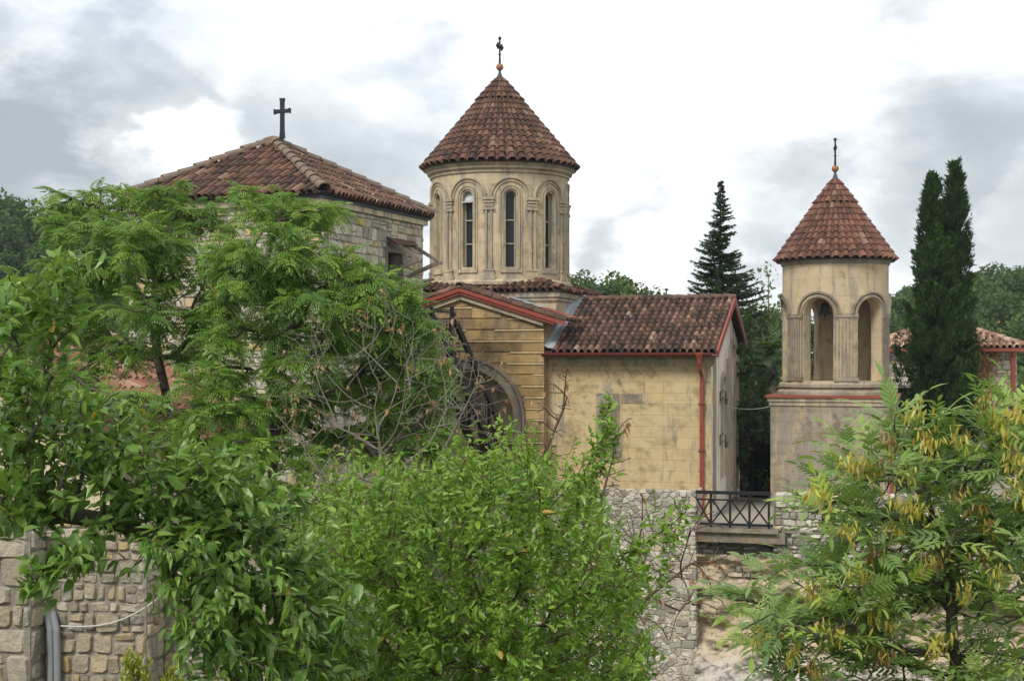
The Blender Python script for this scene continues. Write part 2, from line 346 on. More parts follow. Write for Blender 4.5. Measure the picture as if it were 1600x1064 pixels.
# ---------------------------------------------------------------- walls, stones, tiles
def wall_open(mb, mp, s0, s1, z0, top, ops, depth, step=None, flip=False, d0=0., reveal=True, rnd=.5):
    """A wall sheet with arched or square openings (centre, half width, sill, spring, arched); mp(s, z, depth) -> point."""
    tf = top if callable(top) else (lambda s: top)
    br = {s0, s1}
    if step: br |= set(np.linspace(s0, s1, max(2, int((s1-s0)/step)+1)))
    for (c, hw, zb, zs, ar) in ops: br |= set(c-hw*math.cos(t) for t in np.linspace(0, math.pi, 13)) if ar else {c-hw, c+hw}
    br = sorted(b for b in br if s0-1e-6 <= b <= s1+1e-6)
    br = [b for i, b in enumerate(br) if i == 0 or b-br[i-1] > 1e-4]
    def q(a, b, za0, za1, zb0, zb1):
        f = (0, 1, 2, 3) if not flip else (3, 2, 1, 0)
        mb.add([mp(a, za0, d0), mp(b, zb0, d0), mp(b, zb1, d0), mp(a, za1, d0)], [f], rnd)
    for a, b in zip(br[:-1], br[1:]):
        m = (a+b)/2; op = next((o for o in ops if abs(m-o[0]) < o[1]), None)
        if op is None: q(a, b, z0, tf(a), z0, tf(b)); continue
        c, hw, zb, zs, ar = op
        h = lambda s: zs+(math.sqrt(max(0, hw*hw-(s-c)**2)) if ar else 0)
        if zb > z0+1e-4: q(a, b, z0, zb, z0, zb)
        q(a, b, h(a), tf(a), h(b), tf(b))
    if reveal:
        for (c, hw, zb, zs, ar) in ops:
            path = outline(c, hw, zb, zs, ar); path.append(path[0])
            for (a, za), (b, zb_) in zip(path[:-1], path[1:]):
                mb.add([mp(a, za, d0), mp(a, za, d0+depth), mp(b, zb_, d0+depth), mp(b, zb_, d0)], [(0, 1, 2, 3)], rnd)
def outline(c, hw, zb, zs, ar=True, n=12):
    p = [(c+hw, zb), (c+hw, zs)]
    if ar: p += [(c+hw*math.cos(t), zs+hw*math.sin(t)) for t in np.linspace(0, math.pi, n+1)[1:-1]]
    return p+[(c-hw, zs), (c-hw, zb)]
def rib(mb, mp, path, w, out, d0=0., closed=False, rnd=.5):
    """A square moulding following a path on a wall, standing proud by out."""
    path = [np.array(p, float) for p in path]; n = len(path); V = []
    for i, p in enumerate(path):
        a = path[(i-1) % n] if closed or i else p; b = path[(i+1) % n] if closed or i < n-1 else p
        t = b-a; t /= np.linalg.norm(t)+1e-9; nn = np.array([-t[1], t[0]])
        for k, d in ((-.5, d0), (-.32, d0-out), (.32, d0-out), (.5, d0)):
            qq = p+nn*w*k; V.append(mp(qq[0], qq[1], d))
    Fc = []
    for i in range(n if closed else n-1):
        j = (i+1) % n
        Fc += [(i*4+k, j*4+k, j*4+k+1, i*4+k+1) for k in range(3)]
    if not closed: Fc += [(3, 2, 1, 0), tuple((n-1)*4+k for k in range(4))]
    mb.add(V, Fc, rnd)
def sbox(mb, mp, s0, s1, z0, z1, out, d0=.01, rnd=.5):
    mb.add([mp(s, z, d) for d in (d0, -out) for z in (z0, z1) for s in (s0, s1)],
           [(4, 5, 7, 6), (0, 1, 5, 4), (2, 6, 7, 3), (0, 4, 6, 2), (1, 3, 7, 5)], rnd)
def cells(W, H, sw, sh, jit, rng, drop=.12):
    nx, nz = int(W/sw)+3, int(H/sh)+3; pts = {}
    for j in range(-1, nz):
        for i in range(-1, nx):
            if rng.random() < drop: continue
            q = ((i+.5+.5*(j % 2)-.25+jit*(rng.random()-.5)), (j+.5+jit*.85*(rng.random()-.5))); pts[i, j] = [q]
            if rng.random() < .3: pts[i, j] += [(q[0]+.38*(rng.random()-.5)+.3, q[1]+.5*(rng.random()-.5))]
            if rng.random() < .12: pts[i, j] += [(q[0]-.3, q[1]+.6*(rng.random()-.5))]
    out = []
    for i, j, p in [(i, j, p) for (i, j), ps in pts.items() for p in ps]:
        if not (-.3 < p[0]*sw < W+.3 and -.3 < p[1]*sh < H+.3): continue
        poly = [(p[0]-2, p[1]-2), (p[0]+2, p[1]-2), (p[0]+2, p[1]+2), (p[0]-2, p[1]+2)]
        for dj in (-2, -1, 0, 1, 2):
            for di in (-2, -1, 0, 1, 2):
              for q in pts.get((i+di, j+dj), ()):
                if q == p or not poly: continue
                nx_, ny_ = q[0]-p[0], q[1]-p[1]; k = (q[0]**2+q[1]**2-p[0]**2-p[1]**2)/2; new = []
                for a, b in zip(poly, poly[1:]+poly[:1]):
                    da, db = a[0]*nx_+a[1]*ny_-k, b[0]*nx_+b[1]*ny_-k
                    if da <= 0: new.append(a)
                    if (da < 0) != (db < 0) and da != db: t = da/(da-db); new.append((a[0]+(b[0]-a[0])*t, a[1]+(b[1]-a[1])*t))
                poly = new
        if len(poly) < 3: continue
        pl = np.array([(min(max(x*sw, 0), W), min(max(y*sh, 0), H)) for x, y in poly])
        if np.ptp(pl[:, 0]) < sw*.25 or np.ptp(pl[:, 1]) < sh*.25: continue
        out.append(pl)
    return out
def blocks(W, H, sw, sh, rng):
    out = []; z = 0.; wav = lambda s, z: .05*sh*math.sin(s*3.1/sw*.4+z*9)
    while z < H-.04:
        h = min(sh*(.6+.85*rng.random()), H-z); s = -sw*rng.random()*.8
        if H-z-h < sh*.3: h = H-z
        while s < W:
            w_ = sw*(.5+1.1*rng.random()); a, b = max(s, 0), min(s+w_, W); j = lambda: (rng.random()-.5)*sh*.22
            if b-a > .05:
                def quad(a, b, z0, z1):
                    q = np.array([(a+j()*.7, z0+wav(a, z0)+j()*.5), (b+j()*.7, z0+wav(b, z0)+j()*.5), (b+j()*.7, z1+wav(b, z1)+j()*.5), (a+j()*.7, z1+wav(a, z1)+j()*.5)]); q[:, 0] = np.clip(q[:, 0], 0, W); q[:, 1] = np.clip(q[:, 1], 0, H); out.append(q)
                if h > sh*.8 and rng.random() < .28: m = z+h*(.35+.3*rng.random()); quad(a, b, z, m); quad(a, b, m, z+h)
                elif w_ > sw*1.1 and rng.random() < .2: m = a+(b-a)*(.3+.4*rng.random()); quad(a, m, z, z+h); quad(m, b, z, z+h)
                else: quad(a, b, z, z+h)
            s += w_
        z += h
    return out
def stones(mb, mp, s0, z0, cl, gap, relief, rng, keep=None):
    for pl in cl:
        c = pl.mean(0)
        if keep and not keep(c[0]+s0, c[1]+z0): continue
        ring = []
        for a, b in zip(pl, np.roll(pl, -1, 0)): k_ = .06+.12*rng.random(); ring += [a*(1-k_)+b*k_, a*k_+b*(1-k_)]
        ring = np.array(ring); n = len(ring); ext = np.ptp(ring, 0).min()
        r0 = c+(ring-c)*(1-gap/ext); r1 = c+(ring-c)*max(.3, 1-gap/ext-min(.3, .035/ext)); hh = relief*(.35+.9*rng.random())
        tilt = (np.array([rng.random(), rng.random()])-.5)*relief*1.6/max(ext, .05)
        V = [mp(s0+p[0], z0+p[1], .004) for p in r0]
        V += [mp(s0+p[0], z0+p[1], -hh*.55+relief*.25*(rng.random()-.5)) for p in c+(r0-c)*.93]
        V += [mp(s0+p[0], z0+p[1], -hh-float(np.dot(p-c, tilt))+relief*.2*(rng.random()-.5)) for p in r1]
        V.append(mp(s0+c[0], z0+c[1], -hh*1.06))
        Fc = []
        for i in range(n):
            j = (i+1) % n
            Fc += [(i, j, n+j, n+i), (n+i, n+j, 2*n+j, 2*n+i), (2*n+i, 2*n+j, 3*n)]
        mb.add(V, Fc, rng.random())
PX = np.array([-.5, -.37, -.33, -.16, .16, .33, .37, .5]); PH = np.array([-.04, -.02, .16, .37, .37, .16, -.02, -.04])
def tile_batch(mb, fmap, cols, rng):
    """cols: (centre, width, d0, d1) per tile; fmap(s, d, h) -> points."""
    T = np.array(cols); n = len(T); k = len(PX)
    c, wd, a, b = (T[:, i:i+1] for i in range(4))
    jit = (rng.random((n, 1))-.5); lift = .012+.014*rng.random((n, 1)); sk = (rng.random((n, 1))-.5)*.09
    s_lo = c+wd*(PX[None]*1.0+jit*.1+sk); s_hi = c+wd*(PX[None]*.9+jit*.1-sk*.3)
    lo = a+jit*.1*(b-a)-.02*rng.random((n, 1))-.05*(rng.random((n, 1)) < .07)*rng.random((n, 1)); sk = sk+.12*(rng.random((n, 1)) < .06)*(rng.random((n, 1))-.5)
    h_lo = wd*PH[None]*1.3+lift; h_hi = wd*PH[None]*1.12-.004
    o1 = np.ones((1, k))
    V = np.stack([fmap(s_lo, lo*o1, h_lo-.022), fmap(s_lo, lo*o1, h_lo), fmap(s_hi, b*o1, h_hi)], 1)   # n,3,k,3
    idx = np.arange(3*k).reshape(3, k)
    fc = np.array([(idx[r, i], idx[r, i+1], idx[r+1, i+1], idx[r+1, i]) for r in range(2) for i in range(k-1)])
    Fq = (fc[None]+np.arange(n)[:, None, None]*3*k).reshape(-1, 4)
    mb.addnp(V, [(Fq, np.repeat(rng.random(n), len(fc)))], None)
def tiles_plane(mb, O, U, D, ulen, dlen, pitch, row, seed, lim=None):
    rng = np.random.default_rng(seed); O, U, D = (np.asarray(x, float) for x in (O, U, D)); N = np.cross(U, D)
    nc = max(1, round(ulen/pitch)); p = ulen/nc; nr = max(1, round(dlen/row)); rw = dlen/nr; cols = []
    for i in range(nc):
        for j in range(nr):
            s, d = (i+.5)*p, j*rw
            if lim and not lim(s, d+rw*.5): continue
            cols.append((s, p, d-(.05 if j == 0 else 0), min(d+rw*1.2, dlen+.02)))
    tile_batch(mb, lambda s, d, h: O+s[..., None]*U+d[..., None]*D+h[..., None]*N, cols, rng)
def tiles_cone(mb, r0, z0, r1, z1, nc, rows, seed):
    rng = np.random.default_rng(seed); L = math.hypot(r0-r1, z1-z0); cs, sn = (r0-r1)/L, (z1-z0)/L; cols = []
    for j in range(rows):
        n = nc if j < rows*.68 else nc//2
        ph = .5*(n % 2)
        for i in range(n): cols.append(((i+.5+ph)*2*math.pi/n, 2*math.pi/n, j*L/rows, min((j+1.22)*L/rows, L)))
    def fm(s, d, h):
        r = r0-d*cs; hh = np.clip(h, -.03, None); base = np.where(h > .05, 1, 1)
        hs = np.minimum(1, np.maximum(.12, r/1.0))
        # h arrives scaled by the angle width: turn the angular part into metres
        hm = h*r*1.0 if False else h
        rr = r+hm*sn; zz = z0+d*sn+hm*cs
        return np.stack([rr*np.sin(s), -rr*np.cos(s), zz], -1)
    # angular width -> height: rescale profile by mean radius per tile
    T = np.array(cols); n = len(T); k = len(PX)
    c, wd, a, b = (T[:, i:i+1] for i in range(4)); ra = r0-a*cs; rb = np.maximum(r0-b*cs, .02)
    jit = (rng.random((n, 1))-.5); lift = .025+.012*rng.random((n, 1)); o1 = np.ones((1, k)); sk = (rng.random((n, 1))-.5)*.05
    s_lo = c+wd*(PX[None]+jit*.07+sk); s_hi = c+wd*(PX[None]*.92+jit*.07-sk*.3); lo = a+jit*.012
    h_lo = ra*wd*PH[None]*.95+lift; h_hi = rb*wd*PH[None]*.8-.004
    V = np.stack([fm(s_lo, lo*o1, h_lo-.024), fm(s_lo, lo*o1, h_lo), fm(s_hi, b*o1, h_hi)], 1)
    idx = np.arange(3*k).reshape(3, k)
    fc = np.array([(idx[r, i], idx[r, i+1], idx[r+1, i+1], idx[r+1, i]) for r in range(2) for i in range(k-1)])
    mb.addnp(V, [((fc[None]+np.arange(n)[:, None, None]*3*k).reshape(-1, 4), np.repeat(rng.random(n), len(fc)))], None)
def ridge(mb, p0, p1, r, rng, ln=.34):
    p0, p1 = np.asarray(p0, float), np.asarray(p1, float); d = p1-p0; L = np.linalg.norm(d); d /= L
    x = np.cross(d, (0, 0, 1)); x /= np.linalg.norm(x); u = np.cross(x, d); n = max(1, round(L/ln)); V = []; Fc = []
    for i in range(n):
        a, b = p0+d*(i*L/n), p0+d*((i+1.12)*L/n); rr = r*(1+.1*(rng.random()-.5)); lf = u*.02*rng.random(); V = []
        for p, q, l in ((a, rr*1.08, .025), (b, rr*.9, 0)):
            V += [p+x*q*math.cos(t)+u*(q*math.sin(t)*.8+l)+lf for t in np.linspace(-.15, math.pi+.15, 8)]
        V += [v-u*.03 for v in V[:8]]
        mb.add(V, [(j, 8+j, 9+j, j+1) for j in range(7)]+[(16+j, j, j+1, 17+j) for j in range(7)], rng.random())

# ---------------------------------------------------------------- foliage
def unit(v): return v/np.maximum(np.linalg.norm(v, axis=-1, keepdims=True), 1e-9)
def leaf_t(L=1., W=.5, bend=.25, fold=.25):
    t = np.array([0, .22, .6, 1.]); wd = np.array([0, .85, .8, 0])*W/2*L
    c = [(x*L, 0, -bend*L*x*x) for x in t]
    V = c+[(t[i]*L, sg*wd[i], -bend*L*t[i]**2+fold*wd[i]) for sg in (1, -1) for i in (1, 2)]
    T = np.array([(0, 1, 4), (0, 6, 1), (2, 3, 5), (2, 7, 3)]); Q = np.array([(1, 2, 5, 4), (1, 6, 7, 2)])
    return np.array(V), T, Q
def leaf_s(L=1., W=.5, bend=.2):
    V = [(0, 0, 0), (.45*L, W*L/2, -bend*L*.2), (L, 0, -bend*L), (.45*L, -W*L/2, -bend*L*.2)]
    return np.array(V, float), np.zeros((0, 3), int), np.array([(0, 3, 2, 1)])
def frame(d, up):
    x = unit(d); y = unit(np.cross(up, x)); z = np.cross(x, y); return np.stack([x, y, z], -1)
def merge(ts):
    V = []; T = []; Q = []; n = 0
    for v, t, q in ts: V.append(v); T.append(t+n); Q.append(q+n); n += len(v)
    return np.concatenate(V), np.concatenate(T), np.concatenate(Q)
def xf(t, pos, d, up, s):
    M = frame(np.array([d], float), np.array([up], float))[0]; return (t[0]*s)@M.T+np.array(pos), t[1], t[2]
def inst(mb, t, pos, d, up, s, rnd):
    V, T, Q = t; N = len(pos); M = frame(d, up)
    W = np.einsum('nij,mj->nmi', M, V)*np.asarray(s).reshape(-1, 1, 1)+pos[:, None, :]
    ofs = (np.arange(N)*len(V))[:, None, None]; fs = []
    if len(T): fs.append(((T[None]+ofs).reshape(-1, 3), np.repeat(rnd, len(T))))
    if len(Q): fs.append(((Q[None]+ofs).reshape(-1, 4), np.repeat(rnd, len(Q))))
    mb.addnp(W, fs, None)
def grow(trunk, targets, rng, bf=.3, step=.12, r0=.004, k=2.3, arch=.06, wig=.1):
    """Branch skeleton: every twig tip joins the nearest, least roundabout point of what has already grown."""
    pos = [np.asarray(trunk[0], float)]; par = [-1]; pl = [0.]
    for a in trunk[1:]:
        a = np.asarray(a, float); p = pos[-1]; n = max(1, int(np.linalg.norm(a-p)/step))
        for i in range(1, n+1):
            q = p+(a-p)*i/n; pl.append(pl[-1]+np.linalg.norm(q-pos[-1])); pos.append(q); par.append(len(pos)-2)
    base = pos[0]; targets = np.asarray(targets); targets = targets[np.argsort(np.linalg.norm(targets-pos[-1], axis=1))]
    cap = 200000; A = np.zeros((cap, 3)); A[:len(pos)] = pos; PLn = np.zeros(cap); PLn[:len(pos)] = pl; n = len(pos); start = max(1, int(n*.35))
    tips = []; dirs = []
    for t in targets:
        dd = np.linalg.norm(A[start:n]-t, axis=1); i = start+int(np.argmin(dd+bf*PLn[start:n])); p = A[i].copy(); L = np.linalg.norm(t-p)
        m = max(2, int(L/step)); off = unit(rng.normal(size=3))*L*wig; prev = i; 
        for j in range(1, m+1):
            f = j/m; q = p+(t-p)*f+off*math.sin(math.pi*f)+np.array([0, 0, arch*L*math.sin(math.pi*f)])
            A[n] = q; PLn[n] = PLn[prev]+np.linalg.norm(q-A[prev]); par.append(prev); prev = n; n += 1
        tips.append(t); dirs.append(A[n-1]-A[n-2])
    r = np.zeros(n); ch = np.zeros(n); par = np.array(par)
    for i in range(n-1, -1, -1):
        if ch[i] == 0: ch[i] = r0**k
        r[i] = ch[i]**(1/k)
        if par[i] >= 0: ch[par[i]] += ch[i]
    return A[:n], par, r, np.array(tips), unit(np.array(dirs))
def limbs(mb, A, par, r, n=5, rmax=1.):
    i = np.arange(1, len(A)); p = par[1:]; a, b = A[p], A[i]; d = b-a; r = np.minimum(r, rmax)
    ra, rb = np.minimum(r[p], r[i]*1.5), r[i]; d = unit(d); u = np.where(np.abs(d[:, :1]) < .8, [[1., 0, 0]], [[0, 1., 0]])
    x = unit(np.cross(d, u)); y = np.cross(d, x); an = np.arange(n)*2*math.pi/n
    cir = x[:, None]*np.cos(an)[None, :, None]+y[:, None]*np.sin(an)[None, :, None]
    V = np.concatenate([a[:, None]+cir*ra[:, None, None], (b+d*rb[:, None]*.3)[:, None]+cir*rb[:, None, None]], 1)
    q = np.array([(j, (j+1) % n, n+(j+1) % n, n+j) for j in range(n)])
    mb.addnp(V, [((q[None]+(np.arange(len(i))*2*n)[:, None, None]).reshape(-1, 4), np.full(len(i)*n, .5))], None)
def clump_pts(clumps, rng):
    """clumps: (px, py, rx, ry, d, depth radius, n) surveyed on the photo, turned into points at their own distance."""
    out = []
    for px, py, rx, ry, d, rd, n in clumps:
        u = unit(rng.normal(size=(n, 3)))*(rng.random((n, 1))**.4); c = P(px, py, d); s = d/F
        out.append(c+u*np.array([rx*s, rd, ry*s]))
    return np.concatenate(out)
def twig_leaves(mb, t, tips, dirs, rng, per, length, size, droop=.3, spread=.9, lo=0., hi=1., tipgain=.25, upbias=.9, svar=.95):
    n = len(tips); N = n*per; f = np.tile((np.arange(per)+.5)/per, n)+rng.normal(size=N)*.04
    T = np.repeat(tips, per, 0); Dr = np.repeat(dirs, per, 0); pos = T-Dr*((1-f)*length)[:, None]
    side = unit(np.cross(Dr, rng.normal(size=(N, 3))))
    d = unit(Dr*.55+side*spread*(1-.5*np.clip(f, 0, 1))[:, None]+np.array([0, 0, -droop])*(.4+rng.random((N, 1))))
    up = unit(np.array([0, 0, upbias])+rng.normal(size=(N, 3))*.45+side*.2)
    s = size*(1-svar/2+svar*rng.random(N))*(1-.35*np.clip(f, 0, 1)**3)
    tr = np.repeat(rng.random(n), per)
    rnd = np.clip(lo+(hi-lo)*(.55*rng.random(N)+.3*tr)+tipgain*np.clip(f, 0, 1)**2, 0, .96); rnd[rng.random(N) < .08] *= .35; rnd[rng.random(N) < .005] = 1.
    ts = t if isinstance(t, list) else [t]; wh = rng.integers(0, len(ts), N)
    for i, q in enumerate(ts):
        m = wh == i; inst(mb, q, pos[m], d[m], up[m], s[m], rnd[m])

# ================================================================ GROUND AND HILLS
TBL = np.array([(-400, 290, 150), (0, 302, 150), (60, 300, 150), (130, 330, 150), (260, 380, 145), (420, 430, 130), (700, 450, 115), (870, 440, 110), (920, 416, 110), (960, 420, 110), (1010, 432, 110), (1060, 448, 110),
                (1090, 466, 110), (1200, 470, 120), (1380, 458, 165), (1425, 446, 165), (1470, 432, 160), (1530, 424, 155), (1560, 414, 150), (1600, 405, 150), (2000, 390, 150)], float)
def crest(x, y):
    px = 800+F*x/np.maximum(y, 1); cy = np.interp(px, TBL[:, 0], TBL[:, 1]); cd = np.interp(px, TBL[:, 0], TBL[:, 2]); return (HY-cy)/F*cd-6.2, cd
def hgt(x, y):
    z = np.interp(y, [-40, -5, 3, 34, 36, 60, 72], [-.5, -1.6, -2.3, -10.5, -10.8, -10.8, -9])
    cz, cd = crest(x, y); t = np.clip((y-72)/(cd-72), 0, 1); t = t*t*(3-2*t)*.5+t*.5
    far = -9+(cz+9)*t-np.clip(y-cd, 0, 400)*.05
    z = np.where(y > 72, far, z)
    return z+(fbm(np.stack([x*.12, y*.12, x*0], -1), 5)-.5)*1.2
def sheet(name, xs, ys, fz, m, label=None):
    X, Y = np.meshgrid(xs, ys); Z = fz(X, Y); V = np.stack([X, Y, Z], -1).reshape(-1, 3); nx = len(xs)
    i = np.arange((len(ys)-1)*nx).reshape(-1, nx)[:, :-1].ravel(); mb = MB()
    mb.addnp(V, [(np.stack([i, i+1, i+nx+1, i+nx], 1), np.full(len(i), .5))], None)
    return tag(mb.build(name, m, smooth=True), kind='structure')
sheet('ground', np.concatenate([np.linspace(-900, -130, 12), np.linspace(-120, 120, 121), np.linspace(130, 900, 12)]), np.concatenate([np.linspace(-40, 190, 116), np.linspace(200, 1200, 15)]), hgt, 'ground')

# ================================================================ CHURCH
TH = -R(16.0); CX, CY, ZB = -.37, 43.0, -4.3
ct, snn = math.cos(TH), math.sin(TH)
def CW(u, v, z): return np.array([CX+u*ct-v*snn, CY+u*snn+v*ct, z])      # church plan -> site
church = thing('church', 'small domed church of ochre stone with round drum, conical red tile roof and gabled arms', 'church', (CX, CY, ZB), TH)
rngs = np.random.default_rng(3)
# --- nave (east arm)
U0, U1, VN, VA, UA = 2.36, 6.86, -3.3, -3.7, 2.36
front = lambda v0: (lambda s, z, d: (s, v0+d, z))
EZ = .02                                                # eave height of the nave wall
mb = MB()
wall_open(mb, front(VN), U0, U1, ZB, EZ, [(4.05, .2, -2.62, -1.45, True)], .32)
mb.build('wall', 'ochre ashlar', church, uv='box')
east = lambda s, z, d: (U1-d, s, z)
VF = 2.35
gt = lambda s: EZ+(3.3-abs(s))*.44
mb = MB(); wall_open(mb, east, VN, VF, ZB, gt, [(-1.0, .28, -3.4, -.9, True), (.9, .5, -4.2, -.2, True)], .35)
mb.add([(U1, VF, ZB), (U0, VF, ZB), (U0, VF, gt(VF)), (U1, VF, gt(VF))], [(0, 1, 2, 3)])
ew = mb.build('end_wall', 'white plaster', church, uv='box')
mb = MB()
for s, hw in ((-1.0, .28), (.9, .5)):
    sp, zb = ((-.9, -3.4), (-.2, -4.2))[hw > .3]
    rib(mb, east, outline(s, hw+.12, zb, sp)[::-1], .16, .07, .0)
for s in (-2.9, -.15, 2.1): rib(mb, east, [(s, ZB+.3), (s, EZ-.1)], .14, .08)
mb.build('moulding', 'trim stone', ew, uv='box')
mb = MB()
for s, hw, zb, zs in ((-1.0, .28, -3.4, -.9), (.9, .5, -4.2, -.2)):
    p = outline(s, hw, zb, zs); mb.add([east(a, b, .34) for a, b in p], [tuple(range(len(p)))])
mb.build('window', 'dark glass', church)
# cornice, plinth and south window dressing
mb = MB()
for z0, z1, o in ((-.09, EZ, .14), (-.2, -.09, .09), (-.28, -.2, .05)): sbox(mb, front(VN), U0+.02, U1+o, z0, z1, o)
mb.build('cornice', 'trim stone', church, uv='box')
mb = MB()
sbox(mb, front(VN), 3.74, 4.36, -1.3, -1.02, .035); 
for s in (3.74, 4.24): sbox(mb, front(VN), s, s+.12, -2.6, -1.3, .03)
sbox(mb, front(VN), 3.70, 4.40, -2.72, -2.6, .06); rib(mb, front(VN), outline(4.05, .225, -2.6, -1.45)[::-1], .05, .03)
sbox(mb, front(VN), 4.40, 5.0, -1.29, -1.03, .012)
wd = mb.build('window_surround', 'grey stone', church, uv='box')
p = outline(4.05, .2, -2.62, -1.45); mb = MB(); mb.add([(a, VN+.16, b) for a, b in p], [tuple(range(len(p)))]); mb.build('blind_window', 'grey stone', church, uv='box')
# nave roof
SL = math.hypot(3.72, 1.56); Dn = np.array([0, 3.72, 1.56])/SL; E0 = np.array([0, -3.72, .1])
mb = MB(); T0, T1 = U0+.2, U1+.2
tiles_plane(mb, E0+[T0, 0, 0.02], (1, 0, 0), Dn, T1-T0, SL, .195, .30, 11)
ridge(mb, (U0+.02, 0, 1.68), (T1+.02, 0, 1.68), .11, rngs)
rf = mb.build('roof', 'nave tile', church)
mb = MB(); mb.add([(U0, -3.72, .1), (T1-.02, -3.72, .1), (T1-.02, 0, 1.66), (U0, 0, 1.66), (T1-.02, 2.8, .45), (U0, 2.8, .45),
                   (U0, -3.70, .04), (T1-.02, -3.70, .04), (T1-.02, 0, 1.58), (U0, 0, 1.58), (T1-.02, 2.78, .37), (U0, 2.78, .37)],
                  [(0, 1, 2, 3), (3, 2, 4, 5), (7, 6, 9, 8), (8, 9, 11, 10), (0, 6, 7, 1)])
mb.build('roof_deck', 'tile underlay', rf)
mb = MB(); mb.bar((T1+.02, -3.74, .05), (T1+.02, 0, 1.61), .05, .2); mb.bar((T1+.02, 0, 1.61), (T1+.02, 2.82, .33), .05, .22)
mb.build('bargeboard', 'red paint', church)
mb = MB(); V = []; pr = [(-.09*math.cos(t), -.08*math.sin(t)) for t in np.linspace(0, math.pi, 7)]
for s in (U0-.04, T1-.1): V += [(s, -3.80+a, .06+b) for a, b in pr]
mb.add(V, [(i, i+1, 8+i, 7+i) for i in range(6)]); mb.add([(U0-.04, -3.9, .075), (T1-.1, -3.9, .075), (T1-.1, -3.9, .045), (U0-.04, -3.9, .045)], [(0, 1, 2, 3)])
mb.build('gutter', 'dark red paint', church)
mb = MB(); px_ = 6.62
mb.lathe([(.05, -.22), (.06, -.1), (.13, .05), (.13, .09)], (px_, -3.82), 10)
mb.tube([(px_, -3.82, -.1), (px_, -3.75, -.32), (px_, VN-.1, -.55), (px_, VN-.1, ZB+.25), (px_, VN-.22, ZB+.12)], .055, 10)
for z in (-.9, -2.0, -3.1): mb.lathe([(.07, z), (.07, z+.05)], (px_, VN-.1), 10)
dp = mb.build('downpipe', 'red paint', church)
for z in (-1.3, -2.55, -3.6): mb = MB(); mb.box(px_-.09, px_+.09, VN-.17, VN+.01, z, z+.035); mb.build('pipe_bracket', 'dark red paint', dp)
mb = MB()
def nroof(v): return .13+(v+3.72)*1.56/3.72
for a, b in ((-3.74, -2.9), (-2.9, -2.0), (-2.0, -1.0), (-1.0, .1)):
    mb.add([(U0+.005, a, nroof(a)+.16), (U0+.10, a, nroof(a)+.1), (U0+.3, a, nroof(a)+.075), (U0+.3, b, nroof(b)+.075), (U0+.10, b, nroof(b)+.1), (U0+.005, b, nroof(b)+.16)], [(0, 1, 4, 5), (1, 2, 3, 4)])
mb.build('flashing', 'zinc sheet', church)
# --- south arm: coursed gable with the big arch
AZ = 1.86; sl = .318
atop = lambda s: AZ-.06-abs(s)*sl
mb = MB()
AC, AR, ASP = .16, 1.32, -1.75
wall_open(mb, front(VA), -UA-.5, UA, ZB, atop, [(AC, AR, ZB, ASP, True)], 1.1)
mb.add([(UA, VA, ZB), (UA, -2.3, ZB), (UA, -2.3, atop(UA)), (UA, VA, atop(UA))], [(0, 1, 2, 3)])
mb.add([(-UA-.5, VA, ZB), (-UA-.5, -2.3, ZB), (-UA-.5, -2.3, atop(UA)), (-UA-.5, VA, atop(UA))], [(3, 2, 1, 0)])
fw = mb.build('gable_wall', 'facade stone', church, uv='box')
mb = MB(); lb = mb; z = ZB+.1; i = 0
while z < AZ-.5:
    smax = min(UA, (AZ-.16-z-.3)/sl) if z+.3 > atop(UA)-.1 else UA
    zz = z+.27; segs = [(-UA-.45, smax)]
    if smax < UA: segs = [(-smax, smax)]
    rr = AR+.36
    if z < ASP+rr:
        h = rr if z < ASP else math.sqrt(max(.01, rr*rr-(z-ASP)**2)); segs = [(-UA-.45, AC-h), (AC+h, smax)] if smax >= UA else [(-smax, AC-h), (AC+h, smax)]
    for a, b in segs:
        if b-a < .15: continue
        x = a
        while x < b-.01:
            e = min(b, x+.35+.75*rngs.random()); e = b if b-e < .2 else e; q = .012*rngs.random(); lz = zz+.008*(rngs.random()-.5)
            mb.add([(x, VA+.004, z), (e, VA+.004, z), (e, VA-.03-q, z+.015), (x, VA-.03-q, z+.015), (e, VA-.012-q, zz), (x, VA-.012-q, zz), (e, VA+.004, zz), (x, VA+.004, zz)],
                   [(0, 1, 2, 3), (3, 2, 4, 5), (5, 4, 6, 7), (1, 6, 4, 2), (0, 3, 5, 7)], .72*rngs.random())
            if rngs.random() < .85: mb.add([(x, VA-.02, lz-.006), (e, VA-.02, lz-.006), (e, VA-.042-q, lz), (x, VA-.042-q, lz), (e, VA-.038-q, lz+.024), (x, VA-.038-q, lz+.024), (e, VA+.004, lz+.045), (x, VA+.004, lz+.045)], [(0, 1, 2, 3), (3, 2, 4, 5), (5, 4, 6, 7)], 1.)
            x = e
    z += .308; i += 1
mb.build('stone_course', 'facade stone', fw, uv='box')
mb = MB()
arc = [(AC+(AR+.16)*math.cos(t), ASP+(AR+.16)*math.sin(t)) for t in np.linspace(0, math.pi, 25)]
rib(mb, front(VA), [(AC+AR+.16, ZB)]+arc+[(AC-AR-.16, ZB)], .32, .13)
arc = [(AC+(AR+.33)*math.cos(t), ASP+(AR+.33)*math.sin(t)) for t in np.linspace(0, math.pi, 25)]
rib(mb, front(VA), [(AC+AR+.33, ASP-.3)]+arc+[(AC-AR-.33, ASP-.3)], .09, .17)
mb.build('arch', 'arch stone', church, uv='box')
mb = MB(); wall_open(mb, front(VA+1.05), AC-AR-.1, AC+AR+.1, ZB, ASP+AR+.1, [(.55, .42, ZB, -2.0, False)], .3); mb.build('porch_wall', 'pale plaster', church, uv='box')
mb = MB(); mb.box(.14, .96, VA+1.2, VA+1.26, ZB+.02, -2.01); 
for s in (.32, .55, .78): mb.box(s-.01, s+.01, VA+1.19, VA+1.2, ZB+.05, -2.06)
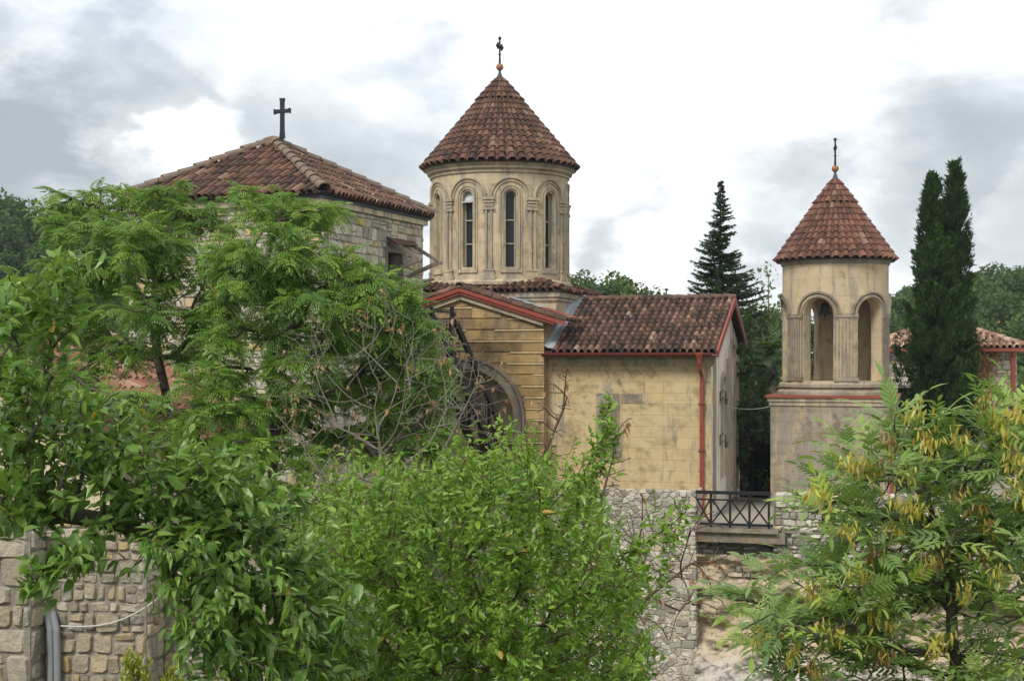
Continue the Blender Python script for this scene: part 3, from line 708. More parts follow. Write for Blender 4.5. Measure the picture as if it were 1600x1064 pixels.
dr = mb.build('door', 'brown wood', church)
mb = MB(); mb.ball((.88, VA+1.17, -3.2), .03); mb.build('handle', 'black iron', dr)
mb = MB(); ca, sa = math.cos(math.atan(sl)), math.sin(math.atan(sl)); LS = 2.98/ca; vb, vf = -2.3, -3.95
tiles_plane(mb, (2.98, vf, AZ+.04-2.98*sl), (0, 1, 0), (-ca, 0, sa), vb-vf, LS, .195, .3, 21)
tiles_plane(mb, (-2.98, vb, AZ+.04-2.98*sl), (0, -1, 0), (ca, 0, sa), vb-vf, LS, .195, .3, 22)
ridge(mb, (0, vf-.02, AZ+.06), (0, vb, AZ+.06), .1, rngs)
ar_ = mb.build('arm_roof', 'nave tile', church)
mb = MB(); mb.add([(0, vf, AZ+.02), (2.96, vf, AZ+.02-2.96*sl), (2.96, vb, AZ+.02-2.96*sl), (0, vb, AZ+.02), (-2.96, vf, AZ+.02-2.96*sl), (-2.96, vb, AZ+.02-2.96*sl)], [(0, 1, 2, 3), (0, 3, 5, 4)])
mb.build('roof_deck', 'tile underlay', ar_)
mb = MB()
for sg in (1, -1):
    mb.bar((0, vf+.03, AZ-.04), (sg*3.0, vf+.03, AZ-.04-3.0*sl), .06, .10); mb.bar((0, vf+.1, AZ-.13), (sg*2.7, vf+.1, AZ-.13-2.7*sl), .12, .07)
mb.build('bargeboard', 'red paint', church)
mb = MB()
for sg in (1, -1): mb.bar((0, VA-.06, AZ-.24), (sg*2.36, VA-.06, AZ-.24-2.36*sl), .14, .12)
mb.build('cornice', 'trim stone', church, uv='box')
mb = MB(); n_ = np.array([sl, 0, 1]); zr = lambda s: AZ+.115-s*sl
mb.add([(1.15, -3.1, zr(1.15)+.04), (2.1, -3.1, zr(2.1)+.04), (2.1, -2.3, zr(2.1)+.06), (1.15, -2.3, zr(1.15)+.06)], [(0, 1, 2, 3)]); mb.build('flashing', 'zinc sheet', church)
mb = MB(); mb.add([(2.1, -3.4, zr(2.1)+.045), (3.0, -3.4, zr(3.0)+.045), (3.0, -2.3, zr(3.0)+.06), (2.1, -2.3, zr(2.1)+.06)], [(0, 1, 2, 3)]); mb.build('roof_patch', 'red paint', church)
# carved rosette on the gable
mb = MB()
for r_ in (.08, .17, .26): rib(mb, front(VA-.03), [(-.42+r_*math.cos(t), .72+r_*math.sin(t)) for t in np.linspace(0, 2*math.pi, 20)[:-1]], .05, .03, closed=True)
for k in range(6): rib(mb, front(VA-.03), [(-.42+.1*math.cos(k*1.047), .72+.1*math.sin(k*1.047)), (-.42+.3*math.cos(k*1.047), .72+.3*math.sin(k*1.047))], .06, .03)
mb.build('carving', 'grey stone', church, uv='box')
# --- crossing base, skirt roof, drum
B = 2.36
mb = MB(); mb.box(-B, B, -B+.02, B, ZB, 1.82); mb.build('crossing_base', 'drum stone', church, uv='box')
mb = MB()
for z0, z1, o in ((1.66, 1.8, .12), (1.56, 1.66, .06)): mb.box(-B-o, B+o, -B-o, B+o, z0+.002, z1)
mb.build('base_cornice', 'trim stone', church, uv='box')
mb = MB(); H0, H1 = 2.54, 1.75; SR = .26; ss = math.hypot(H0-H1, SR)
for O, U_, D_ in (((-H0, -H0, 1.84), (1, 0, 0), (0, H0-H1, SR)), ((H0, -H0, 1.84), (0, 1, 0), (-(H0-H1), 0, SR)), ((H0, H0, 1.84), (-1, 0, 0), (0, -(H0-H1), SR)), ((-H0, H0, 1.84), (0, -1, 0), (H0-H1, 0, SR))):
    tiles_plane(mb, O, U_, np.array(D_)/ss, 2*H0, ss, .2, .3, 31+len(mb.V), lambda s, d: d*.9 < s < 2*H0-d*.9)
for a, b in ((-1, -1), (1, -1), (1, 1), (-1, 1)): ridge(mb, (a*(H0+.02), b*(H0+.02), 1.9), (a*1.6, b*1.6, 2.2), .1, rngs)
sk = mb.build('skirt_roof', 'dome tile', church)
mb = MB(); mb.add([(a*h, b*h, z) for h, z in ((H0-.02, 1.8), (H0-.02, 1.83), (1.6, 2.1)) for a, b in ((-1, -1), (1, -1), (1, 1), (-1, 1))],
                  [(3, 2, 1, 0)]+[(k*4+i, k*4+(i+1) % 4, k*4+4+(i+1) % 4, k*4+4+i) for k in (0, 1) for i in range(4)]); mb.build('roof_deck', 'tile underlay', sk)
RD = 2.06; A0 = R(25.5)
def cyl(Rr, a0): return lambda s, z, d: ((Rr-d)*math.sin(a0+s/Rr), -(Rr-d)*math.cos(a0+s/Rr), z)
HS = math.pi*RD/10; ZD0, ZD1 = 2.05, 5.42
dw = MB(); fr = MB(); mo = MB(); wins = []
for k in range(10):
    mp = cyl(RD, A0+k*R(36))
    wall_open(dw, mp, -HS, HS, ZD0, ZD1, [(0, .165, 2.56, 4.60, True)], .2, step=.11)
    for rad, w_, o_ in ((.575, .055, .055), (.48, .045, .035)):
        arc = [(rad*math.cos(t), 4.56+rad*math.sin(t)*1.0) for t in np.linspace(0, math.pi, 19)]; rib(mo, mp, arc, w_, o_)
    rib(mo, mp, outline(0, .235, 2.52, 4.6)[::-1], .05, .045); rib(mo, mp, outline(0, .31, 2.44, 4.6)[::-1], .045, .03)
    sbox(mo, mp, -.31, .31, 2.40, 2.5, .06)
    for ds in (-.07, .07): rib(mo, mp, [(HS+ds, 2.5), (HS+ds, 4.22)], .09, .06)
    for z0, z1, hw, o in ((4.2, 4.28, .17, .09), (4.3, 4.38, .13, .07), (4.4, 4.47, .15, .085), (4.49, 4.57, .18, .11), (2.2, 2.32, .2, .1), (2.32, 2.42, .16, .085), (2.44, 2.5, .17, .09)): sbox(mo, mp, HS-hw, HS+hw, z0, z1, o)
drum = dw.build('drum', 'drum stone', church, uv=RD)
mo.lathe([(RD-.01, 5.27), (RD+.05, 5.3), (RD+.05, 5.36), (RD+.13, 5.42), (RD+.13, 5.47), (RD+.22, 5.56), (RD+.22, 5.6), (RD-.1, 5.62)], n=80, cap=False)
mo.lathe([(RD-.05, 2.02), (RD+.14, 2.05), (RD+.14, 2.14), (RD+.06, 2.21), (RD-.05, 2.22)], n=80, cap=False)
mo.build('moulding', 'trim stone', drum, uv=RD)
for k in range(10):
    mp = cyl(RD, A0+k*R(36)); mb = MB()
    rib(mb, mp, outline(0, .147, 2.575, 4.6)[::-1], .04, .03, .17)
    for z in (3.24, 3.92): sbox(mb, mp, -.16, .16, z-.018, z+.018, -.13, .175)
    f = mb.build('window', 'window frame', church)
    p = outline(0, .165, 2.56, 4.6); mb = MB(); mb.add([mp(a, b, .185) for a, b in p], [tuple(range(len(p)))]); mb.build('pane', 'dark glass', f)
    if k == 9:
        mb = MB(); mb.add([mp(-.15, 4.5, .1), mp(.15, 4.5, .1), mp(.13, 4.74, .15), mp(-.13, 4.74, .15), mp(-.17, 4.42, -.1), mp(.17, 4.42, -.1)], [(0, 1, 2, 3), (4, 5, 1, 0)]); mb.build('vent_flap', 'zinc sheet', f)
mb = MB(); tiles_cone(mb, 2.345, 5.6, .1, 8.42, 50, 15, 41); cone = mb.build('dome_roof', 'dome tile', church)
mb = MB(); mb.lathe([(2.1, 5.56), (2.32, 5.56), (2.32, 5.6), (.08, 8.40)], n=64); mb.build('roof_deck', 'tile underlay', cone)
def finial(par, x, y, zt, rb, hc, k, yaw=0.):
    mb = MB(); mb.lathe([(rb, zt-.28*k), (rb*.9, zt-.2*k), (.045*k, zt+.08*k), (.03*k, zt+.2*k)], (x, y), 16); c = mb.build('cone_cap', 'slate paint', par, smooth=True)
    mb = MB(); mb.ball((x, y, zt+.26*k), .115*k, 16); mb.build('ball', 'copper', c, smooth=True)
    z0 = zt+.35*k; z1 = z0+hc; mb = MB(); cx, sx = math.cos(yaw), math.sin(yaw)
    mb.tube([(x, y, z0), (x, y, z0+hc*.35), (x, y, z1)], [.04*k, .028*k, .028*k], 8)
    za = z0+hc*.68
    mb.bar((x-cx*.17*k, y-sx*.17*k, za), (x+cx*.17*k, y+sx*.17*k, za), .05*k, .05*k)
    for q in ((x-cx*.18*k, y-sx*.18*k, za), (x+cx*.18*k, y+sx*.18*k, za), (x, y, z1), (x, y, za)): mb.ball(q, .055*k, 10)
    for sg in (1, -1):
        for dz in (.07, -.07): mb.ball((x+sg*cx*.15*k, y+sg*sx*.15*k, za+dz*k), .035*k, 8)
    mb.ball((x, y, z0+hc*.38), .05*k, 10, .6); mb.build('cross', 'black iron', c)
finial(church, 0, 0, 8.46, .17, .78, 1.0, R(84))
# west arm (mostly behind the stone house) so that the plan is complete
mb = MB(); mb.box(-6.2, -B-.02, -2.9, 2.9, ZB, .3); mb.box(-B+.1, B-.1, B+.01, 4.6, ZB, .6); mb.build('west_wall', 'ochre ashlar', church, uv='box')
mb = MB(); ln = math.hypot(3.2, 1.4)
tiles_plane(mb, (-6.4, -3.2, .25), (1, 0, 0), np.array([0, 3.2, 1.4])/ln, 3.9, ln, .2, .3, 51); tiles_plane(mb, (-2.4, 3.2, .25), (-1, 0, 0), np.array([0, -3.2, 1.4])/ln, 3.9, ln, .2, .3, 52)
mb.build('arm_roof', 'nave tile', church)

# wall lanterns on the church end wall
for i, (s, z, lab) in enumerate(((-1.62, -1.15, 'small black iron wall lantern high beside the narrow window of the church end wall'), (-1.62, -2.35, 'lower black iron wall lantern under another one on the church end wall'))):
    b = CW(U1, s, z); t = thing('wall_lantern', lab, 'lantern', b, TH, 'lanterns on the church end wall', local=False); OFF[t.name] = np.zeros(3)
    mb = MB(); mb.tube([(0, 0, .1), (.08, 0, .2), (.16, 0, .14), (.18, 0, .0)], .014, 6); mb.tube([(0, 0, -.1), (.1, 0, -.02), (.2, 0, .1)], .01, 6); mb.box(-.01, .02, -.04, .04, -.14, .16); mb.build('bracket', 'black iron', t)
    mb = MB(); mb.lathe([(.02, .0), (.06, -.04), (.055, -.05), (.045, -.17), (.02, -.2)], (.18, 0), 6); mb.build('lamp', 'bronze', t)

a_, b_ = CW(U1+.05, -.6, -1.45), np.array([9.54-1.75, 40.9, -1.35])
mb = MB(); mb.tube([a_+(b_-a_)*t-np.array([0, 0, .12*math.sin(math.pi*t)]) for t in np.linspace(0, 1, 9)], .007, 5); tag(mb.build('cable', 'cable'), 'thin pale cable strung from the church end wall to the bell tower', 'cable')
# ================================================================ BELL TOWER
bc = P(1305, HY, 42.0); TWX, TWY = bc[0], bc[1]
tower = thing('bell_tower', 'free-standing bell tower, open round belfry with six arches under a conical tile roof', 'bell tower', (TWX, TWY, ZB), TH)
HB = 1.72; mb = MB(); mb.box(-HB, HB, -HB, HB, ZB, -1.3); base = mb.build('base', 'tower stone', tower, uv='box')
mb = MB()
for z0, z1, o in ((-1.42, -1.3, .04), (-1.3, -1.19, .08)): mb.box(-HB-o, HB+o, -HB-o, HB+o, z0, z1)
mb.build('cornice', 'trim stone', base, uv='box')
mb = MB(); mb.box(-HB-.14, HB+.14, -HB-.14, HB+.14, -1.19, -1.13); mb.tube([(HB-.08, -HB-.12, -1.15), (HB-.08, -HB-.12, -1.5), (HB-.08, -HB-.06, -1.6), (HB-.08, -HB-.06, -4.2)], .045, 8)
mb.build('gutter', 'red paint', tower)
RB = 1.53; HSB = math.pi*RB/6; bw = MB(); bm = MB(); A1 = R(-15.5)
for k in range(6):
    a = A1+k*R(60); mp = cyl(RB, a)
    op = [(0, .45, -.72, 1.2, True)]
    wall_open(bw, mp, -HSB, HSB, -.78, 2.75, op, .34, step=.1); wall_open(bw, mp, -HSB, HSB, -.78, 2.75, op, .34, step=.1, flip=True, d0=.34, reveal=False)
    for rad, w_, o_ in ((.515, .1, .05), (.62, .08, .075)):
        rib(bm, mp, [(rad*math.cos(t), 1.2+rad*math.sin(t)) for t in np.linspace(0, math.pi, 19)], w_, o_)
    for z0, z1, o in ((1.1, 1.2, .07), (1.04, 1.1, .04), (-.72, -.62, .07)): sbox(bm, mp, .46, 2*HSB-.46, z0, z1, o)
    for q in range(7): rib(bm, mp, [(.5+q*(2*HSB-1.0)/6, -.6), (.5+q*(2*HSB-1.0)/6, 1.03)], .062, .03)
bel = bw.build('belfry', 'belfry stone', tower, uv=RB)
bm.lathe([(RB-.05, 2.62), (RB+.04, 2.65), (RB+.04, 2.7), (RB+.12, 2.76), (RB+.12, 2.8), (RB-.1, 2.82)], n=64, cap=False)
bm.build('moulding', 'fluted stone', bel, uv=RB)
mb = MB(); mb.lathe([(0.02, -.78), (RB+.06, -.78), (RB+.12, -.82), (RB+.12, -.9), (RB+.04, -.95), (RB+.16, -1.04), (RB+.16, -1.125), (.02, -1.126)], n=64); mb.build('plinth', 'tower stone', tower, uv=RB)
mb = MB(); mb.lathe([(.02, 2.3), (RB-.33, 2.3)], n=40, cap=False); mb.build('ceiling', 'dark interior', tower)
mb = MB(); tiles_cone(mb, 1.735, 2.78, .1, 5.22, 42, 13, 61); cn = mb.build('roof', 'belfry tile', tower)
mb = MB(); mb.lathe([(1.4, 2.75), (1.71, 2.75), (1.71, 2.78), (.08, 5.2)], n=56); mb.build('roof_deck', 'tile underlay', cn)
finial(tower, 0, 0, 5.28, .15, .78, .92, R(96))
bell = thing('bell', 'small bronze bell hanging inside the left front arch of the belfry', 'bell', (TWX-.38, TWY-.35, 1.2), TH); OFF[bell.name] = np.zeros(3)
mb = MB(); mb.lathe([(.21, 0), (.2, .02), (.15, .1), (.125, .22), (.11, .31), (.05, .36), (.02, .37)], n=24); mb.build('body', 'bronze', bell, smooth=True)
mb = MB(); mb.tube([(0, 0, .36), (0, 0, .8)], .02, 8); mb.bar((-.3, 0, .82), (.3, 0, .82), .09, .1); mb.tube([(0, 0, .8), (0, 0, 1.1)], .03, 8); mb.build('hanger', 'weathered wood', bell)
mb = MB(); mb.tube([(0, 0, .3), (0, 0, -.02)], .012, 6); mb.ball((0, 0, -.03), .035); mb.build('clapper', 'black iron', bell)

# ================================================================ STONE HOUSE
hp = P(500, HY, 31.0); TH2 = -R(20.6)
house = thing('stone_house', 'rubble stone house with hipped red tile roof and a black cross on its peak', 'house', (hp[0], hp[1], ZB), TH2)
hx0, hy1, HZ = -4.95, 5.46, 3.3
rg = random.Random(5)
fm_ = lambda s, z, d: (s, d, z)
rm_ = lambda s, z, d: (-d, s, z)
mb = MB(); wall_open(mb, fm_, hx0, 0, ZB, HZ, [(-2.35, .36, 1.35, 2.05, False)], .25); wall_open(mb, rm_, 0, hy1, ZB, HZ, [(3.78, .42, 1.75, 2.5, False), (3.2, .4, -.1, 1.9-.65, False)], .3)
mb.add([(hx0, 0, ZB), (hx0, hy1, ZB), (hx0, hy1, HZ), (hx0, 0, HZ), (0, hy1, ZB), (0, hy1, HZ)], [(0, 3, 2, 1), (4, 1, 2, 5)])
hw_ = mb.build('wall', 'mortar', house)
mb = MB(); cl = blocks(-hx0, HZ-ZB, .27, .2, rg)
stones(mb, fm_, hx0, ZB, cl, .014, .03, rg, lambda s, z: not (abs(s+2.35) < .5 and 1.2 < z < 2.2))
cl = blocks(hy1, HZ-ZB, .29, .21, rg)
stones(mb, rm_, 0, ZB, cl, .014, .03, rg, lambda s, z: not (abs(s-3.78) < .58 and 1.6 < z < 2.68) and not (abs(s-3.2) < .5 and z < 1.4 and z > -.2))
mb.build('masonry', 'house rubble', hw_)
mb = MB(); o = .1
mb.box(hx0-o, o, -o, hy1+o, HZ, HZ+.13); mb.build('cornice', 'pale plaster', house, uv='box')
o = .16; mb = MB(); mb.box(hx0-o, o, -o, hy1+o, HZ+.132, HZ+.28); mb.build('eaves_board', 'slate paint', house)
E = .24; zx, zy = -2.75, 2.75; ez = HZ+.24; apz = 5.16
mb = MB(); x0, x1, y0, y1 = hx0-E, E, -E, hy1+E
lf = lambda Lh, sl_: (lambda s, d: d/sl_*Lh-.06 < s < 2*Lh-d/sl_*Lh+.06)
def hip(O, U_, run, Dv, L, a, seed):
    n_ = math.hypot(run, apz-ez); D_ = np.array([Dv[0]*run, Dv[1]*run, apz-ez])/n_
    tiles_plane(mb, O, U_, D_, L, n_, .2, .42, seed, lambda s, d: d/n_*a+.03 < s < L-d/n_*(L-a)-.03)
hip((x0, y0, ez), (1, 0, 0), zy-y0, (0, 1), x1-x0, zx-x0, 71); hip((x1, y0, ez), (0, 1, 0), x1-zx, (-1, 0), y1-y0, zy-y0, 72)
hip((x1, y1, ez), (-1, 0, 0), y1-zy, (0, -1), x1-x0, x1-zx, 73); hip((x0, y1, ez), (0, -1, 0), zx-x0, (1, 0), y1-y0, y1-zy, 74)
hr = mb.build('roof', 'house tile', house)
mb = MB(); ap = (zx, zy, apz+.06)
for a, b in ((x0, y0), (x1, y0), (x1, y1), (x0, y1)): ridge(mb, (a, b, ez+.05), ap, .13, rngs, .4)
mb.lathe([(.3, apz-.1), (.26, apz+.1), (.1, apz+.16)], (zx, zy), 10); mb.build('hip_capping', 'hip mortar', hr)
mb = MB(); mb.add([(x0+.02, y0+.02, ez-.01), (x1-.02, y0+.02, ez-.01), (x1-.02, y1-.02, ez-.01), (x0+.02, y1-.02, ez-.01), (zx, zy, apz-.02), (x0+.06, y0+.06, ez-.06), (x1-.06, y0+.06, ez-.06), (x1-.06, y1-.06, ez-.06), (x0+.06, y1-.06, ez-.06)],
                  [(0, 1, 4), (1, 2, 4), (2, 3, 4), (3, 0, 4), (5, 8, 7, 6), (0, 5, 6, 1), (1, 6, 7, 2)]); mb.build('roof_deck', 'tile underlay', hr)
# roof cross with flared ends
mb = MB(); cz = apz+.12; cx_, cy_ = zx+.3, zy-.1
def flare(mb, a, b, w0, w1, th):
    a, b = np.array(a, float), np.array(b, float); d = unit(b-a); y = np.array([0, 1., 0]); x = np.cross(d, y)
    V = [p+x*i*w/2+y*j*th/2 for p, w in ((a, w0), (a+(b-a)*.7, w0*1.05), (b, w1)) for i, j in ((-1, -1), (1, -1), (1, 1), (-1, 1))]
    mb.add(V, [(3, 2, 1, 0), (8, 9, 10, 11)]+[(k+i, k+(i+1) % 4, k+4+(i+1) % 4, k+4+i) for k in (0, 4) for i in range(4)])
flare(mb, (cx_, cy_, cz+.62), (cx_, cy_, cz-.04), .085, .13, .085); flare(mb, (cx_, cy_, cz+.62), (cx_, cy_, cz+.93), .085, .125, .085)
for sg in (1, -1): flare(mb, (cx_+sg*.043, cy_, cz+.62), (cx_+sg*.22, cy_, cz+.62), .085, .13, .084)
mb.build('roof_cross', 'black iron', house)
# windows
mb = MB()
for a, b in ((-2.69, -2.62), (-2.08, -2.01)): mb.box(a, b, .02, .12, 1.36, 2.04)
mb.box(-2.62, -2.08, .02, .12, 1.97, 2.04); mb.box(-2.62, -2.08, .02, .12, 1.36, 1.43)
f = mb.build('window', 'orange wood', house); mb = MB(); mb.box(-2.68, -2.02, .125, .14, 1.38, 2.03); mb.build('pane', 'grey glass', f)
mb = MB(); mb.box(-.32, -.30, 3.37, 4.19, 1.76, 2.49); mb.box(-.32, -.3, 2.82, 3.58, -.08, 1.23); d_ = mb.build('opening', 'dark interior', house)
mb = MB()
for a, b, c, d2 in ((3.28, 3.37, 1.68, 2.6), (4.19, 4.28, 1.68, 2.6)): mb.box(-.06, .03, a, b, c, d2)
mb.box(-.06, .03, 3.37, 4.19, 2.5, 2.6); mb.build('window_frame', 'weathered wood', house)
for s in (3.42, 4.62):
    mb = MB(); mb.bar((.02, s, 1.98), (.8, s, 2.3), .08, .09); mb.bar((.02, s, 2.78), (.88, s, 2.27), .08, .08); mb.bar((.05, s, 2.75), (.05, s, 1.6), .09, .08)
    aw = mb.build('awning_bracket', 'weathered wood', house)
mb = MB(); mb.add([(.0, 3.3, 2.87), (.3, 3.3, 2.69), (.2, 4.75, 2.75), (.0, 4.75, 2.87), (.0, 3.3, 2.85), (.3, 3.3, 2.67), (.2, 4.75, 2.73), (.0, 4.75, 2.85)], [(0, 1, 2, 3), (7, 6, 5, 4), (0, 4, 5, 1), (1, 5, 6, 2)]); mb.build('awning_sheet', 'brown wood', house)

# ================================================================ ANNEX WITH BRIGHT TILES
an = P(158, HY, 28.0)
annex = thing('annex_building', 'low annex with a bright orange tile roof in front of the stone house', 'annex', (an[0], an[1], ZB), TH2)
LA, SA, rp = 4.9, 3.9, .47
mb = MB(); d_ = np.array([-1, 0, rp]); d_ /= np.linalg.norm(d_); dl = SA*math.hypot(1, rp)
tiles_plane(mb, (SA, -LA, .36-SA*rp), (0, 1, 0), d_, LA, dl, .21, .38, 81)
d2 = np.array([1, 0, rp]); d2 /= np.linalg.norm(d2); tiles_plane(mb, (-2.5, 0, .36-2.5*rp), (0, -1, 0), d2, LA, 2.5*math.hypot(1, rp), .21, .38, 82)
ridge(mb, (0, -LA, .44), (0, 0, .44), .12, rngs); ridge(mb, (SA, 0.02, .45-SA*rp), (0, .02, .45), .1, rngs); ridge(mb, (SA, -LA, .43-SA*rp), (0, -LA, .43), .1, rngs)
ra = mb.build('roof', 'annex tile', annex)
mb = MB(); mb.add([(0, -LA, .34), (SA, -LA, .34-SA*rp), (SA, 0, .34-SA*rp), (0, 0, .34), (-2.5, -LA, .34-2.5*rp), (-2.5, 0, .34-2.5*rp)], [(0, 1, 2, 3), (0, 3, 5, 4)]); mb.build('roof_deck', 'tile underlay', ra)
mb = MB(); tp = lambda s: .26-abs(s)*rp
wall_open(mb, lambda s, z, d: (s, -LA+.3+d, z), -2.2, SA-.3, ZB-2, tp, [], 0, step=.4); wall_open(mb, lambda s, z, d: (s, -.2-d, z), -2.2, SA-.3, ZB-2, tp, [], 0, step=.4, flip=True)
mb.add([(SA-.3, -LA+.3, ZB-2), (SA-.3, -.2, ZB-2), (SA-.3, -.2, tp(SA-.3)), (SA-.3, -LA+.3, tp(SA-.3))], [(0, 1, 2, 3)]); mb.build('wall', 'pale plaster', annex, uv='box')

# ================================================================ IRON STAIR
s0 = P(690, HY, 35.1); sd_ = np.array([1.72, 3.1, 0]); run = np.linalg.norm(sd_); yaw = math.atan2(sd_[1], sd_[0])
stair = thing('iron_staircase', 'black iron staircase with railings climbing from the church court to the stone house', 'staircase', (s0[0], s0[1], ZB), yaw)
LZ, SB = .12, ZB+.25; hw2 = .3; N = 16; rise = (LZ-SB)/N
for sg in (-1, 1):
    mb = MB(); mb.bar((0, sg*hw2, LZ-.08), (run, sg*hw2, SB-.05), .06, .26); mb.build('stringer', 'black iron', stair)
for i in range(N):
    mb = MB(); x = (i+.5)/N*run; mb.box(x-.14, x+.14, -hw2+.03, hw2-.03, LZ-(i+1)*rise, LZ-(i+1)*rise+.035); mb.build('tread', 'black iron', stair)
for sg in (-1, 1):
    mb = MB(); mb.bar((0, sg*hw2, LZ+.92), (run, sg*hw2, SB+.92), .09, .14)
    for i in range(1, N, 3): x = (i+.5)/N*run; z = LZ-(i+.5)*rise; mb.bar((x, sg*hw2, z-.05), (x, sg*hw2, z+.88), .018, .018, (1, 0, 0))
    for x, z in ((.0, LZ), (run*.52, LZ-(LZ-SB)*.52), (run, SB)):
        mb.bar((x, sg*hw2, z-.1), (x, sg*hw2, z+1.02), .08, .08, (1, 0, 0)); mb.ball((x, sg*hw2, z+1.07), .055, 10)
    mb.build('handrail', 'black iron', stair)
mb = MB(); mb.box(-1.5, -.02, -hw2-.05, hw2+.05, LZ-.06, LZ); mb.build('landing', 'black iron', stair)
mb = MB()
mb.bar((-1.5, -hw2, LZ+.95), (0, -hw2, LZ+.95), .05, .05); mb.bar((-1.5, -hw2, LZ+.78), (0, -hw2, LZ+.78), .03, .03); mb.bar((-1.5, -hw2, LZ+.1), (0, -hw2, LZ+.1), .03, .03)
for i in range(1, 12): mb.bar((-i*.125, -hw2, LZ+.1), (-i*.125, -hw2, LZ+.78), .015, .015, (1, 0, 0))
mb.bar((-1.5, -hw2, LZ-.05), (-1.5, -hw2, LZ+1.0), .06, .06, (1, 0, 0)); mb.build('railing', 'black iron', stair)
mb = MB(); mb.bar((-.1, -hw2+.05, ZB), (-.1, -hw2+.05, LZ-.05), .08, .08, (1, 0, 0)); mb.bar((-1.4, hw2-.05, ZB), (-1.4, hw2-.05, LZ-.05), .08, .08, (1, 0, 0)); mb.build('support_post', 'black iron', stair)

# ================================================================ TERRACE, RETAINING WALLS, CLIFF (church plan)
def rotated(name, label, cat, z=ZB, kind=None, x=CX, y=CY):
    return thing(name, label, cat, (x, y, z), TH)
VW = -5.35; WT = -3.40
def poly_struct(name, pts, z, m, thick=.3):
    mb = MB(); n = len(pts); W = [CW(u, v, z) for u, v in pts]; W2 = [w_-np.array([0, 0, thick]) for w_ in W]
    mb.add(W+W2, [tuple(range(n)), tuple(range(n, 2*n))[::-1]]+[(i, n+i, n+(i+1) % n, (i+1) % n) for i in range(n)])
    return tag(mb.build(name, m), kind='structure')
poly_struct('terrace', [(-14, VW+.62), (6.9, VW+.62), (8.7, VW+.62), (30, VW+.5), (30, 26), (-30, 26), (-30, 6), (-14, -8)], ZB, 'paving', 7.)
rw = rotated('retaining_wall', 'tall rubble retaining wall below the church, its corner left of the black railing', 'wall', -10)
WL, WR = -3.2, 6.74
mb = MB(); mb.box(WL, WR, VW, VW+.42, -10.2, WT-.1); mb.box(WR-.4, WR-.002, VW+.42, VW+1.1, -10.2, ZB-.01); b_ = mb.build('core', 'mortar', rw)
mb = MB(); fw_ = lambda s, z, d: (s, VW+d, z); rg = random.Random(9)
cl = cells(WR-WL, WT+9.2, .19, .125, 1.1, rg, .1); stones(mb, fw_, WL, -9.2, cl, .007, .03, rg)
cl = blocks(.55, WT+9.2, .3, .17, rg); stones(mb, lambda s, z, d: (s, VW-.02+d, z), WR-.5, -9.2, cl, .012, .03, rg)
sw_ = lambda s, z, d: (WR-d, s, z); cl = cells(1.05, 5.9, .25, .18, .8, rg, .1); stones(mb, sw_, VW, WT-5.9, cl, .016, .04, rg)
tp_ = lambda s, z, d: (s, VW+.02+z, WT-.1-d)
cl = cells(WR-WL, .4, .3, .2, .8, rg, .1); stones(mb, tp_, WL, 0, cl, .016, .06, rg)
mb.build('masonry', 'wall rubble', rw)
pw = rotated('parapet_wall', 'grey rubble parapet wall at the foot of the bell tower, right of the black railing', 'wall', -10)
mb = MB(); PL = 8.72; mb.box(PL, 17, VW+.06, VW+.5, -5.55, WT-.07); mb.build('core', 'mortar', pw); mb = MB(); mb.box(6.6, PL+.3, VW+.36, VW+.6, -5.6, ZB-.36); mb.build('core', 'mortar', pw)
mb = MB(); cl = blocks(17-PL, .88, .24, .15, rg); stones(mb, lambda s, z, d: (s, VW+.06+d, z), PL, WT-.92, cl, .016, .05, rg)
mb.build('masonry', 'wall rubble', pw); mb = MB()
cl = blocks(10.6, 1.35, .34, .15, rg); stones(mb, lambda s, z, d: (s, VW+.1+d*1.6, z), 6.75, -5.6, cl, .014, .09, rg, lambda s, z: s > 8.75); mb.build('masonry', 'wall rubble', pw); mb = MB()
stones(mb, lambda s, z, d: (s, VW+.36+d*1.5, z), 6.75, -5.6, cl, .014, .09, rg, lambda s, z: s <= 8.75)
mb.build('masonry', 'wall rubble', pw); mb = MB()
cl = cells(.5, .9, .25, .17, .6, rg, .1); stones(mb, lambda s, z, d: (PL+d, VW+.5-s, z), 0, WT-.92, cl, .016, .03, rg)
mb.build('masonry', 'wall rubble', pw); mb = MB()
cl = cells(17-PL, .42, .34, .22, .8, rg, .1); stones(mb, lambda s, z, d: (s, VW+.07+z, WT-.07-d), PL, 0, cl, .016, .06, rg)
mb.build('masonry', 'wall rubble', pw)
sl_ = rotated('balcony_slab', 'stained stone balcony slab carrying the black railing over the cliff', 'balcony', ZB-.4)
mb = MB(); mb.box(6.76, 8.85, VW-.34, VW+.64, ZB-.10, ZB+.004); mb.box(6.78, 9.0, VW-.22, VW+.35, ZB-.36, ZB-.102)
bmsh = mb.build('slab', 'grey stone', sl_, uv='box')
